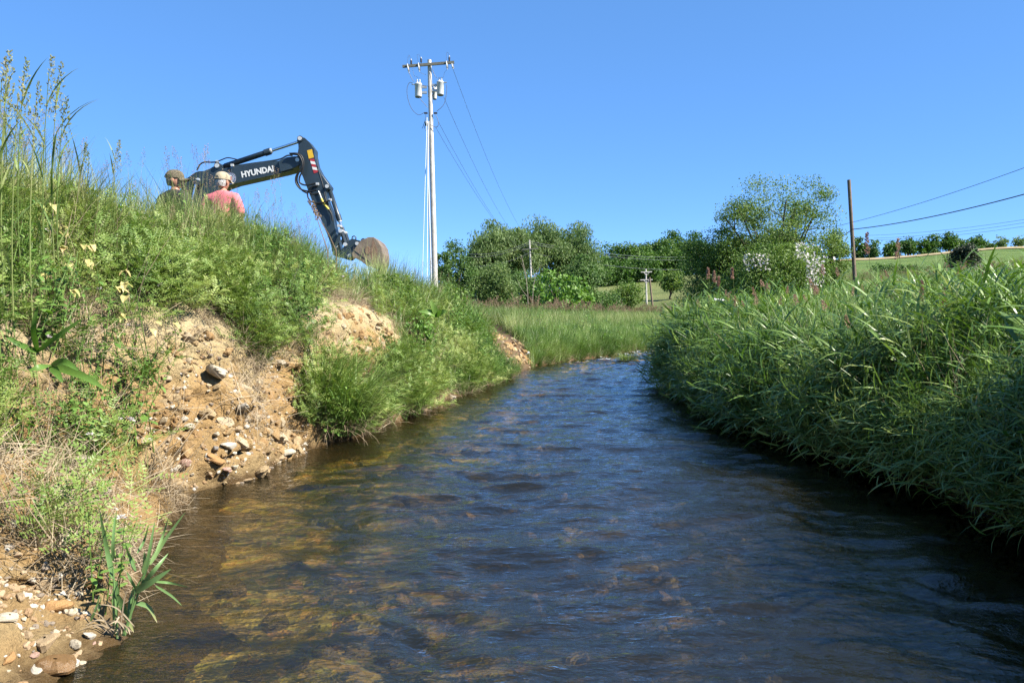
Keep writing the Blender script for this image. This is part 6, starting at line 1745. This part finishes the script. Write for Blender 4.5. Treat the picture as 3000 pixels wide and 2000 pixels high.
# yellowing weeds: stems with heart-shaped leaves
def heart(L, W_, r):
    pts = [(0, 0), (-.10, .42), (.12, .5), (.42, .42), (.75, .2), (1, 0), (.75, -.2), (.42, -.42), (.12, -.5), (-.10, -.42)]
    V = np.array([(x * L, y * W_, .10 * L * abs(y) * 2 - .25 * L * x * x + r.normal(0, .02 * L)) for x, y in pts]); V = np.vstack([V, [[.4 * L, 0, -.05 * L]]])
    F = np.array([[i, (i + 1) % 10, 10] for i in range(10)])
    return V, F
def weed(label, spots, seed):
    r = np.random.default_rng(seed)
    pts = []
    for (px, py) in spots:
        loc, n = hit(px, py + 40)
        d = 5.2 if loc is None else max(2.5, min(loc[1], 7.5) - .45); pts.append(at(px, py, d))
    P = np.array(pts); base = P.mean(0); base[2] = P[:, 2].min() - .25; base[1] += .15
    root = tag(empty('yellowing_weed', tuple(base)), label, 'weed', 'yellowing weeds on the left bank')
    for q in P:
        m = MB(); e = q - base; s_ = np.array([e[0] * .6, e[1] * .4 + .05, e[2] * .35]); m.tube([np.zeros(3), s_, e], [.004, .003, .0018], 5); m.build('stem', M_DRY, root)
        for k in range(r.integers(1, 3)):
            V, F = heart(r.uniform(.05, .085), r.uniform(.04, .065), r)
            o_az, tl = r.uniform(-1.4, 1.0) - .8, r.uniform(.2, .9)
            ca, sa, ct, st_ = math.cos(o_az), math.sin(o_az), math.cos(tl), math.sin(tl)
            V = np.c_[V[:, 0] * ct + V[:, 2] * st_, V[:, 1], -V[:, 0] * st_ + V[:, 2] * ct]; V = np.c_[V[:, 0] * ca - V[:, 1] * sa, V[:, 0] * sa + V[:, 1] * ca, V[:, 2]]
            m = MB(); m.add(V + e + r.normal(0, .015, 3) * (k > 0), F, 0, r.uniform(.1, 1)); m.build('leaf', M_YELLOW, root)
weed('weed with yellow leaves nearest the tall stalks at upper left', [(115, 602), (158, 600), (100, 640)], 1)
weed('weed with tan curling leaves below the tall stalks', [(184, 681), (110, 690), (170, 655), (180, 720)], 2)
weed('weed with one orange-tan leaf out to the right on the left bank', [(268, 722), (245, 718), (262, 770)], 3)
weed('weed with yellow and tan leaves low beside the broad dock leaf', [(196, 781), (220, 781), (140, 800), (210, 848)], 4)
weed('yellow-leaved weed on the slope above the dry roots of the clay fin', [(368, 791), (368, 830), (368, 867), (364, 920), (345, 840)], 5)
weed('small yellow-leaved weed just above the clay fin', [(455, 943), (440, 965), (512, 946)], 6)
# broad dock leaves
def dock(label, base_px, tips, d, wf):
    b_ = at(*base_px, d); root = tag(empty('dock_plant', tuple(b_)), label, 'weed')
    for (mx_, tp) in tips:
        plant_leaf(root, [b_, at(*mx_, d - .12), at(*tp, d - .15)], wf, M_BROAD, tint=.6)
dock('dock plant with a long broad leaf pointing up right', (110, 1030), [((170, 985), (246, 930)), ((100, 960), (112, 890)), ((60, 1010), (10, 980))], 4.4, .035)
dock('dock plant with broad leaves drooping over the dry roots', (150, 1070), [((120, 1075), (85, 1085)), ((165, 1090), (185, 1120)), ((190, 1060), (230, 1085)), ((240, 1100), (310, 1140))], 4.3, .045)
dock('dock plant with a pale broad leaf on the weedy bank upstream', (1280, 925), [((1260, 915), (1225, 912)), ((1270, 900), (1262, 880)), ((1295, 915), (1310, 912))], 11.5, .10)
# tall flowering stalks at the upper left
for k, (px, py, d) in enumerate([(22, 190, 4.4), (8, 215, 4.1), (72, 212, 4.7), (145, 205, 4.8), (172, 222, 5.0), (108, 285, 4.5), (188, 320, 5.0), (55, 270, 4.2), (345, 432, 7.0), (250, 440, 6.2)]):
    T_ = at(px, py, d); g = np.array([T_[0] - .08, d + .1, 0]); g[2] = land_z(g[0], g[1])
    root = tag(empty('tall_grass_stalk', tuple(g)), '%s tall seeding grass stalk from the left above the left bank' % ordn[[1, 0, 3, 5, 6, 4, 7, 2, 9, 8][k]], 'grass stalk', 'tall stalks at upper left')
    e = T_ - g; q = np.linspace(0, 1, 9)[:, None]; C = e * q + np.array([-.05, 0, 0]) * np.sin(q * 3.1)
    m = MB(); m.tube(C, np.linspace(.0045, .002, 9), 5, cap=False, tint=.7); m.build('stem', M_GRASS, root)
    m = MB(); L_ = min(.38, .3 * e[2]); panicle(m, C[-1] - np.array([0, 0, L_ * .8]), (.05, 0, 1), L_, .05, 70, 0, (.014, .004)); m.build('seed_head', M_SEEDGREEN, root)['kind'] = 'stuff'
    for j in range(8):
        i = 1 + j * 6 // 7; m = MB(); m.blades([C[i]], rng.uniform(0, 6.28), rng.uniform(.2, .4), .014, rng.uniform(.15, .5), rng.uniform(.3, 1.2), 6, 0, .5); m.build('leaf', M_GRASS, root)
# dead weeds standing against the excavator stick
for k, (pts, d) in enumerate((([(985, 735), (965, 690), (935, 640), (915, 608)], 11.0), ([(960, 735), (945, 690), (932, 650), (925, 620)], 10.8))):
    P = np.array([at(*p, d) for p in pts]); g = P[0].copy(); g[2] = min(g[2], land_z(g[0], d)); root = tag(empty('dead_weed', tuple(g)), '%s dry brown weed stalk in front of the excavator stick' % ['taller', 'shorter'][k], 'weed')
    m = MB(); m.tube(np.vstack([np.zeros(3), P - g]), [.008, .008, .006, .005, .003], 5); m.build('stem', M_SEED, root)
    m = MB(); panicle(m, P[2] - g, P[3] - P[2], .28, .04, 60, 0, (.02, .007)); m.build('seed_head', M_SEED, root)['kind'] = 'stuff'
# tall reed stalks standing out of the right bank
for k, (top, d) in enumerate([((2540, 690), 8.5), ((2630, 705), 9.0), ((2075, 790), 17), ((2092, 800), 16.5), ((2105, 815), 16), ((2145, 790), 17.5), ((2700, 830), 7.5), ((2690, 640), 5.5) if False else ((2765, 850), 7.0)]):
    T_ = at(*top, d); g = np.array([T_[0] + .06, d, 0]); g[2] = land_z(g[0], d); e = T_ - g
    root = tag(empty('tall_reed_stalk', tuple(g)), '%s tall brown seed stalk from the left above the right bank' % ordn[[4, 5, 0, 1, 2, 3, 6, 7][k]], 'grass stalk', 'tall stalks above the right bank')
    q = np.linspace(0, 1, 8)[:, None]; C = e * q + np.array([.04, 0, 0]) * np.sin(q * 3.1); w_ = .9 * d / 8
    m = MB(); m.tube(C, np.linspace(.004, .002, 8), 5, cap=False); m.build('stem', M_GRASS, root)
    m = MB(); panicle(m, C[-1] - np.array([0, 0, .22]), (0, 0, 1), .24, .035, 60, 0, (.018 * w_, .007 * w_)); m.build('seed_head', M_SEEDPINK, root)['kind'] = 'stuff'
    m = MB(); m.blades([C[4]], rng.uniform(0, 6.28), .3, .012, .4, 1.0, 6, 0, .5); m.build('leaf', M_REED, root)
# litter and balls
c = at(1541, 1036, 18.0); loc, n_ = hit(1541, 1036); c = loc if loc is not None else c
v, F = stone_mesh(13, .6, .5); m = MB(); m.add(v * np.array([.09, .07, .08]), F); tag(m.build('plastic_scrap', M_WHITE), 'crumpled white plastic scrap on the far end of the left bank', 'litter').location = c + np.array([0, -.1, .05])
lime = mat_plain('lime_plastic', (.55, .75, .22), rough=.4); m = MB(); ellipsoid(m, (0, 0, 0), (.075, .075, .07), 0, None, 12); a = np.linspace(0, 6.283, 17); m.tube(np.c_[.0755 * np.cos(a), .0755 * np.sin(a) * .3, .07 * np.sin(a)], .004, 4, cap=False)
c = at(2065, 900, 15.5); ball = tag(m.build('lime_ball', lime, None, True), 'pale lime green ball caught in the grass tops of the right bank', 'ball'); ball.location = c
v, F = stone_mesh(14, .7, .5); m = MB(); m.add(v * np.array([.11, .08, .07]), F); tag(m.build('plastic_scrap', M_WHITE), 'pale crumpled plastic in the grass tops beside the lime ball', 'litter').location = at(2108, 879, 15.8)
